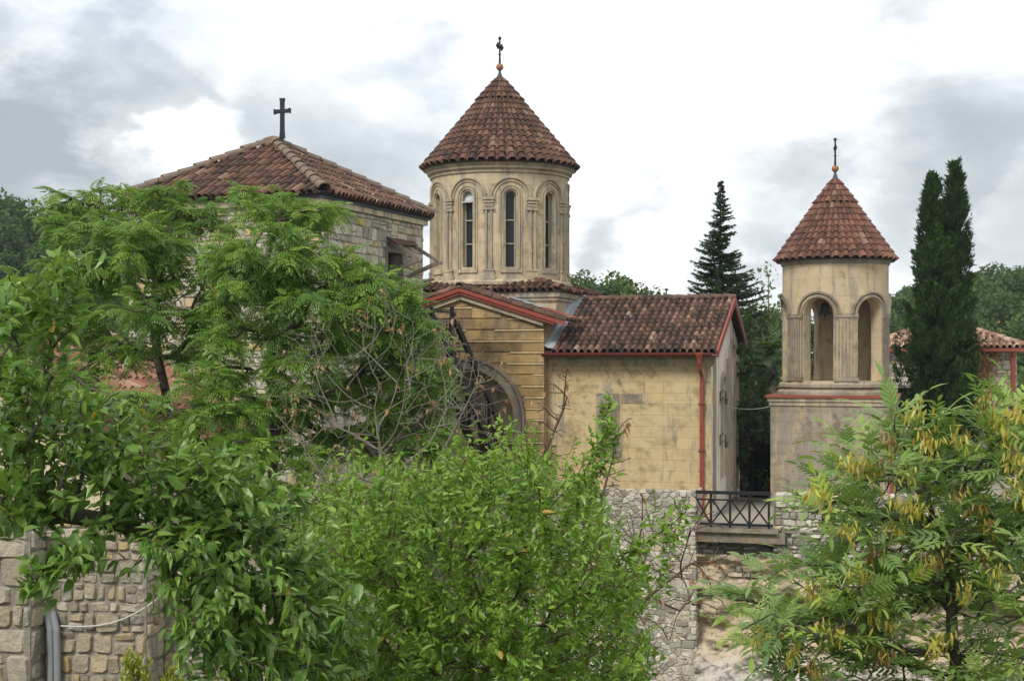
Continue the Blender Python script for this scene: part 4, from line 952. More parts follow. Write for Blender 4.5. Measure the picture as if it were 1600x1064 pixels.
# cliff
def cliff():
    ss = np.linspace(6.77, 20, 200); zz = np.linspace(-13, -5.0, 160); S, Z = np.meshgrid(ss, zz)
    n = fbm(np.stack([S*.55, Z*1.1, S*0], -1), 21, 5); n2 = fbm(np.stack([S*2.2, Z*3.6, S*0+4], -1), 23, 4); st_ = fbm(np.stack([S*.3, Z*3.2, S*0+9], -1), 25, 3)
    out = .1+1.3*(n-.5)+.6*(n2-.5)+np.round((st_-.5)*6)/6*.28+np.clip(-6.9-Z, 0, 9)*.28-np.clip(.5*np.clip(-5.9-Z, 0, 1)*np.clip(Z+7.2, 0, 1)*4, 0, .5)
    V = VW+.14-np.clip(out, -.4, 6); W = np.stack([CX+S*ct-V*snn, CY+S*snn+V*ct, Z], -1).reshape(-1, 3); nx = len(ss)
    i = np.arange((len(zz)-1)*nx).reshape(-1, nx)[:, :-1].ravel(); mb = MB(); mb.addnp(W, [(np.stack([i, i+1, i+nx+1, i+nx], 1), np.full(len(i), .5))], None)
    tag(mb.build('cliff', 'rock', smooth=True), kind='structure')
cliff()
def crag():
    ss = np.linspace(-6, 6.9, 150); zz = np.linspace(-14, -8.1, 80); S, Z = np.meshgrid(ss, zz)
    n = fbm(np.stack([S*.7, Z*1., S*0+2], -1), 31, 5); out = (-8.3-Z)*.7+1.5*(n-.5)+.4*(fbm(np.stack([S*2.5, Z*3, S*0], -1), 33, 4)-.5)-.2
    V = VW-np.clip(out, -.3, 9); W = np.stack([CX+S*ct-V*snn, CY+S*snn+V*ct, Z], -1).reshape(-1, 3); nx = len(ss)
    i = np.arange((len(zz)-1)*nx).reshape(-1, nx)[:, :-1].ravel(); mb = MB(); mb.addnp(W, [(np.stack([i, i+1, i+nx+1, i+nx], 1), np.full(len(i), .5))], None)
    tag(mb.build('rock_slope', 'rock', smooth=True), kind='structure')
crag()
ral = rotated('railing', 'black iron balcony railing of crossed bars between the rubble walls', 'railing', ZB)
RV = VW-.2; mb = MB(); r0_, r1_ = 6.79, 8.66
mb.bar((r0_, RV, WT-.02), (r1_, RV, WT-.02), .11, .08); mb.bar((r0_, RV, WT-.2), (r1_, RV, WT-.2), .04, .04); mb.build('top_rail', 'black iron', ral)
mb = MB(); mb.bar((r0_+.1, RV, ZB+.09), (r1_+.05, RV, ZB+.09), .06, .06); mb.build('bottom_rail', 'black iron', ral)
pxs = np.linspace(r0_-.1, r1_-.05, 5)
for i, x in enumerate(pxs[1:]): mb = MB(); mb.bar((x, RV, ZB+.0), (x, RV, WT-.06), .055, .055, (1, 0, 0)); mb.build('post', 'black iron', ral)
for a, b in zip(pxs[:-1], pxs[1:]):
    mb = MB(); a = max(a, r0_); mb.bar((a+.03, RV, ZB+.12), (b-.03, RV, WT-.22), .035, .04); mb.bar((a+.03, RV+.03, WT-.22), (b-.03, RV+.03, ZB+.12), .035, .04); mb.build('cross_bar', 'black iron', ral)
# dark gate building between the church and the bell tower
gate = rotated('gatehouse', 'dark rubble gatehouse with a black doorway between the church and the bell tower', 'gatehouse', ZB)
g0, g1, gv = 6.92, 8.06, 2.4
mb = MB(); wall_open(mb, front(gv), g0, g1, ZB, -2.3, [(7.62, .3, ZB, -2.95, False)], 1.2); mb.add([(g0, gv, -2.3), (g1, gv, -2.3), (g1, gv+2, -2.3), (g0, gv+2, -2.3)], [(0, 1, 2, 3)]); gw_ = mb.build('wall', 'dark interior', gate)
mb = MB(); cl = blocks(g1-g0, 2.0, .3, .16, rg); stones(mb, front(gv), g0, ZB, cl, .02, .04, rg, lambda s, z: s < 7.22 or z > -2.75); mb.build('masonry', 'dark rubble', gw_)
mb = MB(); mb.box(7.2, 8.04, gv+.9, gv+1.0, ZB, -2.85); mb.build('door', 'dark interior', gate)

# ================================================================ RIGHT STONE HOUSE
rh = P(1392, HY, 53.0)
rhouse = thing('stone_house', 'rubble stone house with faded tile hip roof and red gutter behind the tall cypresses', 'house', (rh[0]-.4, rh[1]+1.0, ZB-1), TH)
W2, Z2 = 5.15, .28; mb = MB(); mp2 = lambda s, z, d: (s, d, z); ops = [(3.95, .22, -1.55, -.9, False), (3.5, .5, -5.2, -4.25, True), (1.2, .3, -2.2, -1.2, False)]
wall_open(mb, mp2, 0, W2, ZB-1, Z2, ops, .3); mb.add([(W2, 0, ZB-1), (W2, 5, ZB-1), (W2, 5, Z2), (W2, 0, Z2), (0, 0, ZB-1), (0, 5, ZB-1), (0, 5, Z2), (0, 0, Z2)], [(0, 1, 2, 3), (7, 6, 5, 4)]); w_ = mb.build('wall', 'mortar', rhouse)
mb = MB(); cl = blocks(W2, Z2-ZB+1, .26, .17, rg); stones(mb, mp2, 0, ZB-1, cl, .016, .05, rg, lambda s, z: all(not (abs(s-o[0]) < o[1]+.1 and o[2]-.1 < z < o[3]+(o[1] if o[4] else 0)+.1) for o in ops)); mb.build('masonry', 'house rubble', w_)
for o_ in ops:
    mb = MB(); p = outline(*o_); mb.add([(a, .28, b) for a, b in p], [tuple(range(len(p)))]); mb.build('window', 'dark interior', rhouse)
mb = MB(); e = .3; wx, wy, hh = (W2+2*e)/2, 2.8, 1.0; sx, sy = math.hypot(wx, hh), math.hypot(wy, hh); z_ = Z2+.05
tiles_plane(mb, (-e, -e, z_), (1, 0, 0), np.array([0, wy, hh])/sy, 2*wx, sy, .22, .34, 91, lf(wx, sy)); tiles_plane(mb, (W2+e, -e, z_), (0, 1, 0), np.array([-wx, 0, hh])/sx, 2*wy, sx, .22, .34, 92, lf(wy, sx))
tiles_plane(mb, (-e, 2*wy-e, z_), (0, -1, 0), np.array([wx, 0, hh])/sx, 2*wy, sx, .22, .34, 93, lf(wy, sx))
for a, b in ((-e, -e), (W2+e, -e)): ridge(mb, (a, b, z_+.05), (W2/2, wy-e, z_+hh+.08), .12, rngs)
r_ = mb.build('roof', 'faded tile', rhouse)
mb = MB(); mb.add([(-e, -e, z_-.02), (W2+e, -e, z_-.02), (W2+e, 2*wy-e, z_-.02), (-e, 2*wy-e, z_-.02), (W2/2, wy-e, z_+hh-.02)], [(0, 1, 4), (1, 2, 4), (2, 3, 4), (3, 0, 4), (3, 2, 1, 0)]); mb.build('roof_deck', 'tile underlay', r_)
mb = MB(); mb.box(-e-.1, W2+e+.1, -e-.14, -e, Z2-.12, Z2+.0); mb.build('gutter', 'red paint', rhouse)
mb = MB(); mb.tube([(W2-.15, -e-.05, Z2-.05), (W2-.15, -.14, Z2-.35), (W2-.15, -.14, ZB-.9)], .085, 8); mb.build('downpipe', 'red paint', rhouse)

cr = P(1536, 566, 52.6); crp = thing('dry_creeper', 'patch of dry red-brown creeper on the right stone house wall', 'creeper', (cr[0], cr[1], cr[2]-1.2))
CRP = (cr, crp)
# ================================================================ NEAR LEFT WALL WITH CONDUITS
nw = P(70, HY, 17.0)
nwall = thing('stone_wall', 'old wall of large squared pale blocks in the lower left, under the plum tree', 'wall', (nw[0], nw[1], -7.5), -R(9), local=True)
rg = random.Random(17)
mb = MB(); mb.box(.0, 1.28, .0, .6, -8.2, -1.9); mb.box(-4.2, -.002, -.35, .6, -8.2, -2.05); mb.box(1.28, 4.2, .5, .9, -8.2, -2.6); c_ = mb.build('core', 'mortar', nwall)
mb = MB(); cl = blocks(1.28, 4.2, .2, .19, rg); stones(mb, lambda s, z, d: (s, d, z), 0, -6.1, cl, .018, .045, rg); mb.build('masonry', 'block rubble', c_)
mb = MB(); cl = blocks(.5, 4.2, .25, .25, rg); stones(mb, lambda s, z, d: (1.28-d, s, z), 0, -6.1, cl, .018, .03, rg); mb.build('masonry', 'block rubble', c_)
mb = MB(); cl = blocks(4.2, 4.1, .42, .29, rg); stones(mb, lambda s, z, d: (s, -.35+d, z), -4.2, -6.1, cl, .02, .04, rg); mb.build('masonry', 'block rubble', c_)
mb = MB(); cl = blocks(.36, 4.1, .34, .3, rg); stones(mb, lambda s, z, d: (0-d, -.35+s, z), 0, -6.1, cl, .02, .03, rg); mb.build('masonry', 'block rubble', c_)
mb = MB(); cl = blocks(2.9, 3.5, .26, .25, rg); stones(mb, lambda s, z, d: (s, .5+d, z), 1.28, -6.1, cl, .02, .04, rg); mb.build('masonry', 'block rubble', c_)
def NWp(x, y, z): c, s = math.cos(-R(9)), math.sin(-R(9)); return np.array([nw[0]+x*c-y*s, nw[1]+x*s+y*c, z])
for i, dx in enumerate((0, .1)):
    b = NWp(.12+dx, -.1, -6.); t = MB(); t.tube([NWp(.12+dx, -.1, -6.), NWp(.13+dx*.8, -.1, -3.6), NWp(.12+dx*.8, -.1, -3.25), NWp(.08+dx*.7, -.08, -3.08), NWp(.0+dx*.7, .02, -3.02)], .042, 10)
    o = t.build('conduit_pipe', 'conduit'); tag(o, ('left one of two grey conduit pipes on the squared stone wall', 'right one of two grey conduit pipes on the squared stone wall')[i], 'pipe', 'conduit pipes on the stone wall')
for i, (z0, x1, z1, lab) in enumerate(((-3.2, 2.0, -2.35, 'thin pale cable slung across the stone blocks from the conduits, upper one'), (-4.15, 1.9, -3.5, 'thin pale cable slung across the stone blocks, lower one near the golden shrub'))):
    mb = MB(); mb.tube([NWp(.25+(x1-.25)*t, -.09, z0+(z1-z0)*t-.28*math.sin(math.pi*t)) for t in np.linspace(0, 1, 12)], .009, 6); tag(mb.build('cable', 'cable'), lab, 'cable', 'cables on the stone wall')

# ================================================================ TREES AND PLANTS
def tree(name, label, trunk, targets, bark, leaf=None, seed=1, group=None, r0=.004, k=2.3, bf=.3, step=.12, arch=.06, wig=.1, n=5, rmax=1., leaves=None, cat='tree', lname='crown'):
    rng = np.random.default_rng(seed); t = thing(name, label, cat, trunk[0], 0, group)
    A, par, r, tips, dirs = grow(trunk, targets, rng, bf, step, r0, k, arch, wig)
    mb = MB(); limbs(mb, A, par, r, n, rmax); mb.build('trunk', bark, t, smooth=True)
    if leaves:
        mb = MB(); leaves(mb, tips, dirs, rng); mb.build(lname, leaf, t, smooth=False)
    return t
LEAF = [leaf_t(1, .46, .32, .3), leaf_t(1, .52, .12, .15), leaf_t(.85, .5, .6, .45), leaf_t(1.1, .4, .45, .6), leaf_t(.7, .5, .2, .2)]
rng = np.random.default_rng(100)
def inpoly(poly, n, rng):
    poly = np.array(poly, float); lo, hi = poly.min(0), poly.max(0); out = []
    while len(out) < n:
        p = lo+(hi-lo)*rng.random(2); c = False
        for a, b in zip(poly, np.roll(poly, -1, 0)):
            if (a[1] > p[1]) != (b[1] > p[1]) and p[0] < (b[0]-a[0])*(p[1]-a[1])/(b[1]-a[1])+a[0]: c = not c
        if c: out.append(p)
    return np.array(out)
def poly_pts(poly, n, d0, d1, rng):
    q = inpoly(poly, n, rng); d = d0+(d1-d0)*rng.random(n); return np.stack([(q[:, 0]-800)/F*d, d, (HY-q[:, 1])/F*d], 1)

# --- plum tree, near left
D = 5.4
cl = [(60, 450, 75, 40, 5.2, .3, 20), (30, 520, 55, 50, 5.2, .35, 22), (30, 640, 70, 70, 5.3, .5, 55), (150, 660, 95, 55, 5.5, .5, 60), (70, 740, 110, 70, 5.3, .5, 85), (230, 740, 90, 60, 5.5, .5, 65), (330, 745, 80, 55, 5.7, .5, 60),
      (400, 790, 90, 60, 5.7, .5, 75), (300, 850, 90, 70, 5.4, .5, 85), (420, 880, 110, 80, 5.6, .6, 115), (330, 960, 75, 70, 5.3, .5, 80), (480, 960, 110, 80, 5.7, .6, 110), (400, 1040, 110, 60, 5.4, .6, 100), (520, 1040, 70, 50, 5.8, .5, 60),
      (15, 790, 50, 50, 5.1, .4, 30), (95, 880, 55, 28, 5.0, .25, 26), (55, 905, 30, 18, 5.0, .2, 8), (200, 800, 60, 30, 5.4, .3, 18), (285, 680, 25, 30, 5.5, .2, 9), (105, 410, 35, 20, 5.2, .2, 7), (-60, 700, 80, 200, 5.4, .6, 60), (-40, 480, 60, 80, 5.3, .4, 20)]
tg = clump_pts(cl, rng)
trunk = [P(-420, 1350, 5.6), P(-330, 1000, 5.5), P(-160, 830, 5.4), P(-20, 815, 5.3), P(100, 803, 5.3), P(190, 818, 5.4), P(260, 850, 5.45), P(330, 880, 5.5)]
SP = []
for (x, y) in ((35, 450), (60, 430), (100, 420), (125, 405), (20, 480), (75, 480), (110, 470), (30, 540), (60, 530), (15, 590), (50, 600), (80, 590), (280, 690), (300, 700), (330, 700), (180, 640), (220, 660), (130, 620), (370, 730), (420, 750), (440, 740)):
    SP += [P(x+rng.normal()*4, y+q*22, 5.2) for q in range(3)]
tg = np.concatenate([tg, np.array(SP)])
tg = np.concatenate([tg, np.array([P(190, 900, 5.25), P(240, 952, 5.25), P(245, 930, 5.3)])])
tree('plum_tree', 'broad plum tree with glossy green leaves and dark arching limb, close on the lower left', trunk, tg, 'bark', 'plum leaf', 101, r0=.0022, k=2.15, bf=.22, step=.06, n=6, rmax=.055, wig=.12,
     leaves=lambda mb, t, d, r: twig_leaves(mb, LEAF, t, d, r, 9, .16, .062, .16, .95, 0, .95, .28))
# --- leafy bush in the middle
poly = [(455, 800), (500, 745), (560, 760), (610, 730), (670, 725), (700, 690), (760, 705), (815, 680), (860, 715), (900, 730), (930, 745), (955, 790), (985, 800), (960, 860), (1000, 870), (1035, 900), (1010, 960), (1040, 1000), (1020, 1064), (1000, 1120), (440, 1120), (430, 900)]
tg = poly_pts(poly, 1900, 7.0, 9.4, rng)
def shoot(a, b, n): return [a+(b-a)*t+rng.normal(size=3)*.03 for t in np.linspace(.1, 1, n)]
sh = []
for (a, b, n) in (((926, 790, 7.6), (948, 610, 7.6), 20), ((932, 780, 7.6), (962, 640, 7.65), 14), ((830, 760, 7.6), (832, 660, 7.6), 9), ((960, 900, 7.5), (1075, 775, 7.4), 15), ((950, 940, 7.5), (1060, 845, 7.4), 10), ((1000, 980, 7.5), (1085, 800, 7.4), 6),
                  ((500, 800, 7.8), (470, 730, 7.8), 7), ((610, 780, 7.8), (600, 705, 7.8), 7), ((690, 760, 7.8), (725, 672, 7.8), 8), ((770, 740, 7.8), (785, 672, 7.8), 6), ((540, 790, 7.8), (545, 715, 7.8), 6)): sh += shoot(P(*a), P(*b), n)
for x in np.linspace(470, 935, 44):
    y0 = np.interp(x, [455, 500, 610, 700, 760, 815, 900, 955], [800, 750, 735, 705, 710, 690, 735, 790])+10+60*rng.random(); d_ = 7.2+1.4*rng.random(); sh += shoot(P(x, y0+25, d_), P(x+rng.normal()*14, y0-30-45*rng.random(), d_), 5)
for i in range(60):
    x, y0 = 460+540*rng.random(), 800+230*rng.random(); d_ = 6.8+.3*rng.random(); sh += shoot(P(x, y0+35, d_), P(x+rng.normal()*18+8, y0-40, d_), 4)
tg = np.concatenate([tg, np.array(sh)])
tree('plum_thicket', 'large light green leafy thicket filling the foreground centre', [P(760, 1500, 8.2), P(750, 1250, 8.1), P(735, 1120, 8.0), P(740, 1000, 8.)], tg, 'red bark', 'bush leaf', 102, r0=.0019, k=2.3, bf=.35, step=.09, n=5, rmax=.05, wig=.08, cat='bush',
     leaves=lambda mb, t, d, r: twig_leaves(mb, LEAF, t, unit(d+np.array([0, 0, .5])), r, 17, .26, .049, .2, .9, 0, .95, .22))
# --- ash-like tree with yellow keys, right
def ash_leaf(pairs=4, r=np.random.default_rng(7)):
    L = leaf_t(1, .32, .16, .3); ts = []
    rach = lambda t: np.array([t, 0, .12*t-.2*t*t])
    for i in range(pairs):
        t = .28+.6*i/(pairs-.3)
        for sg in (1, -1): ts.append(xf(L, rach(t), (.72, sg*.7, .02), (0, -sg*.15, 1), .37*(1-.12*abs(i-1.2))))
    ts.append(xf(L, rach(.97), (1, 0, -.35), (0, 0, 1), .44))
    rv = np.array([rach(t)+np.array([0, y, 0]) for t in np.linspace(0, 1, 4) for y in (-.008, .008)])
    ts.append((rv, np.zeros((0, 3), int), np.array([(0, 1, 3, 2), (2, 3, 5, 4), (4, 5, 7, 6)]))); return merge(ts)
ASH = [ash_leaf(4), ash_leaf(3), ash_leaf(5)]
def rosette(mb, ts, tips, dirs, rng, per, size, el=(-.2, .35), lo=0., hi=1., out=.7, zup=1.):
    N = len(tips)*per; T = np.repeat(tips, per, 0); Dr = np.repeat(dirs, per, 0)
    az = np.tile(np.arange(per)*2*math.pi/per*1.0, len(tips))+np.repeat(rng.random(len(tips))*6.3, per)+rng.normal(size=N)*.3
    e = el[0]+(el[1]-el[0])*rng.random(N)
    d = unit(np.stack([np.cos(az)*np.cos(e), np.sin(az)*np.cos(e), np.sin(e)], 1)+Dr*.35*out)
    up = unit(np.array([0, 0, zup])+rng.normal(size=(N, 3))*.25); s = size*(.65+.6*rng.random(N))
    tr = np.repeat(rng.random(len(tips)), per); rnd = np.clip(lo+(hi-lo)*(.5*rng.random(N)+.5*tr), 0, 1); wh = rng.integers(0, len(ts), N)
    pos = T-Dr*(rng.random((N, 1))*size*.35)
    for i, t in enumerate(ts):
        m = wh == i; inst(mb, t, pos[m], d[m], up[m], s[m], rnd[m])
cl = [(1420, 665, 45, 45, 5.6, .3, 12), (1560, 660, 50, 50, 5.4, .3, 16), (1350, 740, 70, 45, 5.5, .4, 22), (1460, 740, 80, 50, 5.6, .4, 30), (1570, 750, 70, 60, 5.4, .4, 28), (1290, 800, 50, 35, 5.4, .3, 13), (1390, 830, 90, 50, 5.5, .5, 34), (1500, 830, 80, 60, 5.6, .5, 32), (1600, 850, 60, 60, 5.4, .4, 24),
      (1250, 905, 50, 25, 5.3, .3, 7), (1330, 910, 80, 50, 5.4, .4, 30), (1450, 920, 80, 50, 5.6, .5, 30), (1560, 930, 80, 60, 5.4, .5, 30), (1180, 965, 55, 30, 5.2, .3, 13), (1270, 985, 80, 35, 5.3, .4, 24), (1380, 1010, 90, 50, 5.4, .4, 34), (1560, 1030, 80, 50, 5.4, .4, 26), (1230, 1045, 50, 25, 5.3, .3, 10), (1650, 760, 50, 150, 5.5, .5, 20), (1430, 1090, 150, 40, 5.4, .5, 24)]
cl = [(a, b, c, d, e, f, max(3, int(g*.7))) for a, b, c, d, e, f, g in cl]
ashroot = tree('ash_tree', 'young ash tree with feathery leaves and drooping yellow seed clusters, close on the right', [P(1530, 1420, 5.6), P(1510, 1150, 5.55), P(1488, 1000, 5.5), P(1486, 920, 5.5), P(1460, 820, 5.5), P(1440, 740, 5.55)], clump_pts(cl, rng), 'bark', 'ash leaf', 103, r0=.003, k=2.4, bf=.3, step=.07, n=6, rmax=.03,
     leaves=lambda mb, t, d, r: rosette(mb, ASH, t, d, r, 5, .15, (-.2, .95), 0, 1., .9, .8))
rk = np.random.default_rng(55); mb = MB(); KEY = leaf_t(1, .24, .1, .1)
kc = [(1345, 740), (1330, 730), (1375, 745), (1265, 780), (1285, 785), (1430, 650), (1455, 700), (1400, 790), (1420, 800), (1325, 840), (1400, 835), (1440, 800), (1500, 780), (1530, 800), (1545, 830), (1580, 730), (1450, 880), (1470, 880), (1530, 870), (1190, 1005), (1200, 1000), (1360, 975), (1370, 970), (1390, 980), (1290, 990),
      (1310, 1000), (1330, 905), (1345, 900), (1270, 930), (1460, 1020), (1475, 1010), (1380, 1030), (1270, 1050), (1560, 660), (1570, 690), (1540, 640), (1595, 650), (1440, 690), (1500, 690), (1390, 700), (1585, 800), (1590, 770), (1560, 900), (1510, 930), (1420, 745), (1360, 870), (1240, 1030), (1600, 720)]
for (x, y) in kc:
    n = int(rk.integers(22, 46)); c = P(x, y-12, 5.0+.25*rk.random()); pos = c+rk.normal(size=(n, 3))*np.array([.022, .022, .022]); d = unit(np.array([0, 0, -1])+rk.normal(size=(n, 3))*.35)
    inst(mb, KEY, pos, d, unit(rk.normal(size=(n, 3))), .030+.013*rk.random(n), np.clip(.2+.8*rk.random(n)-(.5 if rk.random() < .25 else 0), 0, 1))
mb.build('seed_cluster', 'ash key', ashroot)
# --- feathery trees in front of the stone house
def bipin(npn=5, nl=7, seed=3):
    r = np.random.default_rng(seed); L = leaf_s(1, .42, .25); ts = []; rach = lambda t: np.array([t, 0, .1*t-.6*t*t])
    def pinna(p, d, ln, n):
        d = unit(np.array(d, float))
        for i in range(n):
            q = p+d*ln*(.25+.75*i/(n-1)); q = q-np.array([0, 0, .18*ln*((i/(n-1))**2)])
            for sg in ((1, -1) if i < n-1 else (0,)):
                sd = np.array([-d[1], d[0], 0])*sg; ts.append(xf(L, q, d*.6+sd+np.array([0, 0, -.35]), (0, 0, 1), .18*(1-.3*i/n)))
    for i in range(npn):
        t = .25+.65*i/npn
        for sg in (1, -1): pinna(rach(t), (.6, sg*.8, -.3), .44*(1-.5*(i/npn)), nl-1-i//2)
    pinna(rach(.9), (1, 0, -.7), .34, nl-1); return merge(ts)
BIP = [bipin(4, 6, 3), bipin(5, 5, 4), bipin(4, 5, 5)]
def fern(mb, t, d, r): rosette(mb, BIP, t, d, r, 10, .30, (-.75, .8), 0, 1., .5)
dM = 22.
clA = [(110, 318, 55, 16, dM+1, .5, 9), (190, 318, 60, 18, dM+1, .6, 11), (280, 318, 55, 20, dM+.6, .6, 10), (330, 335, 40, 18, dM+.8, .5, 6), (130, 390, 60, 24, dM-.6, .7, 12), (210, 382, 70, 26, dM-.9, .7, 16), (280, 400, 55, 28, dM-.3, .7, 12), (180, 430, 60, 22, dM, .7, 9), (60, 480, 50, 26, dM+.4, .7, 8), (120, 500, 50, 26, dM-.3, .7, 8),
       (215, 490, 45, 22, dM-1, .6, 9), (290, 500, 40, 20, dM-.4, .6, 7), (40, 540, 45, 28, dM, .7, 7), (335, 440, 30, 24, dM, .6, 5)]
clA += [(160, 560, 50, 22, dM+.2, .6, 6), (105, 600, 45, 22, dM-.6, .5, 6), (205, 545, 40, 18, dM-.6, .5, 4), (300, 555, 40, 20, dM+.3, .6, 6), (330, 500, 40, 22, dM, .6, 5), (60, 420, 40, 20, dM+.6, .5, 5)]
clA = [(a, b, c, d*1.6, e, f, int(g*1.12)+1) for a, b, c, d, e, f, g in clA]+[(160, 350, 60, 20, dM, .6, 9), (250, 360, 60, 20, dM, .6, 9), (90, 345, 40, 20, dM+.3, .5, 6), (240, 445, 45, 18, dM-.8, .5, 6)]
tree('chinaberry_tree', 'feathery green tree with forked dark trunk before the left end of the stone house', [P(262, 860, dM), P(264, 700, dM), P(258, 610, dM), P(246, 560, dM), P(240, 500, dM)], clump_pts(clA, rng), 'bark', 'fern tree leaf', 104, r0=.012, k=2.1, bf=.2, step=.25, wig=.1, arch=-.08, rmax=.075, leaves=fern, group='feathery trees before the stone house')
dM = 20.5
clB = [(400, 318, 40, 18, dM+1, .5, 7), (450, 335, 60, 20, dM+.6, .6, 10), (510, 345, 40, 18, dM+.6, .5, 6), (420, 388, 65, 26, dM-.8, .7, 14), (360, 400, 45, 24, dM-.3, .6, 8), (480, 410, 60, 26, dM-.6, .7, 12), (545, 410, 45, 24, dM-.3, .6, 9), (420, 450, 70, 26, dM-.8, .7, 12), (500, 470, 65, 28, dM-.8, .7, 12), (570, 450, 50, 24, dM-.4, .6, 10), (620, 455, 45, 24, dM, .6, 10), (640, 495, 40, 22, dM-.3, .6, 8),
       (560, 500, 60, 24, dM-.6, .7, 10), (450, 520, 60, 26, dM, .7, 9), (360, 530, 40, 26, dM, .7, 6), (640, 540, 45, 26, dM+.2, .6, 9), (580, 560, 60, 28, dM+.3, .7, 10), (655, 580, 45, 30, dM+.5, .6, 9), (675, 650, 45, 34, dM+.6, .6, 9), (640, 620, 70, 34, dM+.5, .7, 13), (560, 640, 70, 34, dM+.3, .7, 12), (480, 610, 60, 34, dM+.2, .7, 10), (430, 660, 50, 34, dM+.6, .7, 8), (620, 690, 90, 26, dM+.6, .7, 14), (520, 700, 70, 28, dM+.6, .7, 9), (700, 710, 40, 24, dM+.6, .6, 6)]
clB += [(370, 470, 45, 22, dM+.2, .6, 6), (350, 580, 45, 24, dM+.2, .6, 6), (400, 620, 40, 26, dM-.5, .6, 6), (530, 540, 50, 24, dM-.6, .6, 7), (470, 570, 45, 24, dM-.6, .6, 6), (380, 700, 50, 26, dM, .6, 7), (460, 720, 50, 26, dM-.5, .6, 6)]
clB = [(a, b, c, d*1.6, e, f, int(g*1.1)+1) for a, b, c, d, e, f, g in clB]
tree('chinaberry_tree', 'wide feathery green tree between the stone house corner and the iron staircase', [P(428, 900, dM), P(426, 740, dM), P(430, 640, dM), P(422, 560, dM), P(430, 490, dM)], clump_pts(clB, rng), 'bark', 'fern tree leaf', 105, r0=.012, k=2.1, bf=.2, step=.25, wig=.1, arch=-.08, rmax=.075, leaves=fern, group='feathery trees before the stone house')
clC = [(60, 590, 50, 30, 19.5, .6, 7), (130, 600, 40, 25, 19.5, .5, 5), (215, 625, 45, 22, 19, .5, 6), (320, 590, 35, 30, 19.5, .5, 6), (350, 640, 45, 28, 19.5, .5, 7), (290, 660, 50, 26, 19, .5, 7), (380, 690, 50, 26, 19, .5, 7)]
tree('chinaberry_tree', 'low feathery sapling under the bigger trees, before the orange annex roof', [P(330, 960, 19.4), P(325, 760, 19.4), P(310, 690, 19.4), P(300, 650, 19.4)], clump_pts(clC, rng), 'bark', 'fern tree leaf', 106, r0=.01, k=2.1, bf=.2, step=.25, arch=-.06, rmax=.08, leaves=fern, group='feathery trees before the stone house')
# --- dead trees
def dryleaf(mb, t, d, r):
    m = r.random(len(t)) < .15; m[:3] = True; twig_leaves(mb, leaf_t(1, .6, .6, .5), t[m], d[m], r, 3, .05, .05, .8, 1.)
dd = 14.
tg = poly_pts([(440, 520), (480, 470), (560, 480), (600, 430), (650, 510), (700, 470), (770, 560), (760, 640), (690, 700), (600, 720), (520, 690), (440, 600)], 260, dd-1.2, dd+1.2, rng)
tg2 = np.array([P(*q) for q in ((575, 560, 14), (560, 500, 14.2), (545, 620, 14), (500, 560, 13.8), (470, 520, 13.8), (640, 620, 14.1), (680, 560, 14.2), (700, 520, 14.3), (720, 600, 14.4), (610, 540, 14), (600, 470, 14), (590, 650, 14), (470, 620, 13.7))])
tree('dead_tree', 'bare grey dead tree with forking branches behind the leafy thicket', [P(615, 1050, dd), P(612, 830, dd), P(596, 720, dd), P(585, 640, dd)], np.concatenate([tg2, tg]), 'grey bark', 'dry leaf', 107, r0=.0024, k=2.3, bf=.5, step=.1, wig=.05, arch=-.01, n=6, rmax=.05, leaves=dryleaf, lname='dry_leaves', group='dead trees')
tg = poly_pts([(640, 600), (720, 540), (790, 560), (850, 600), (800, 680), (700, 740), (650, 720)], 75, 14.2, 15.5, rng)
tree('dead_tree', 'smaller bare tree leaning right in front of the iron staircase', [P(636, 1050, 14.6), P(640, 840, 14.6), P(655, 770, 14.6), P(700, 690, 14.6), P(745, 600, 14.7)], tg, 'grey bark', 'dry leaf', 108, r0=.0024, k=2.25, bf=.4, step=.1, wig=.08, arch=-.05, rmax=.06, leaves=dryleaf, lname='dry_leaves', group='dead trees')
tg = poly_pts([(380, 620), (420, 580), (470, 600), (530, 650), (560, 700), (500, 740), (430, 700)], 60, 13, 14., rng)
tree('dead_tree', 'low bare grey sapling left of the big dead tree', [P(540, 1000, 13.5), P(512, 800, 13.5), P(500, 740, 13.5), P(470, 690, 13.5), P(425, 640, 13.5)], tg, 'grey bark', 'dry leaf', 109, r0=.0024, k=2.25, bf=.4, step=.1, wig=.08, arch=-.05, rmax=.05, leaves=dryleaf, lname='dry_leaves', group='dead trees')
tg = poly_pts([(835, 620), (885, 560), (905, 640), (880, 700), (850, 710)], 38, 11.5, 12, rng)
tree('dead_tree', 'thin bare brown branches rising before the ochre church wall', [P(850, 1000, 11.8), P(838, 760, 11.8), P(850, 710, 11.8), P(880, 640, 11.8), P(884, 590, 11.8)], tg, 'red bark', 'dry leaf', 110, r0=.0034, k=2.3, bf=.35, step=.1, wig=.1, rmax=.03, leaves=dryleaf, lname='dry_leaves', group='dead trees')
tg = poly_pts([(930, 960), (960, 800), (1000, 760), (1120, 790), (1150, 870), (1130, 960), (1040, 1010), (960, 1010)], 75, 9.6, 10.6, rng)
tree('dead_tree', 'tangle of bare reddish twigs in front of the tall retaining wall', [P(860, 1150, 10.), P(930, 1000, 10), P(990, 950, 10.), P(1080, 880, 10.)], tg, 'red bark', 'dry leaf', 111, r0=.0036, k=2.35, bf=.32, step=.07, wig=.12, arch=.08, rmax=.025, leaves=dryleaf, lname='dry_leaves', group='dead trees')
tg = poly_pts([(930, 760), (960, 660), (1010, 640), (990, 760), (950, 800)], 16, 9.8, 10.2, rng)
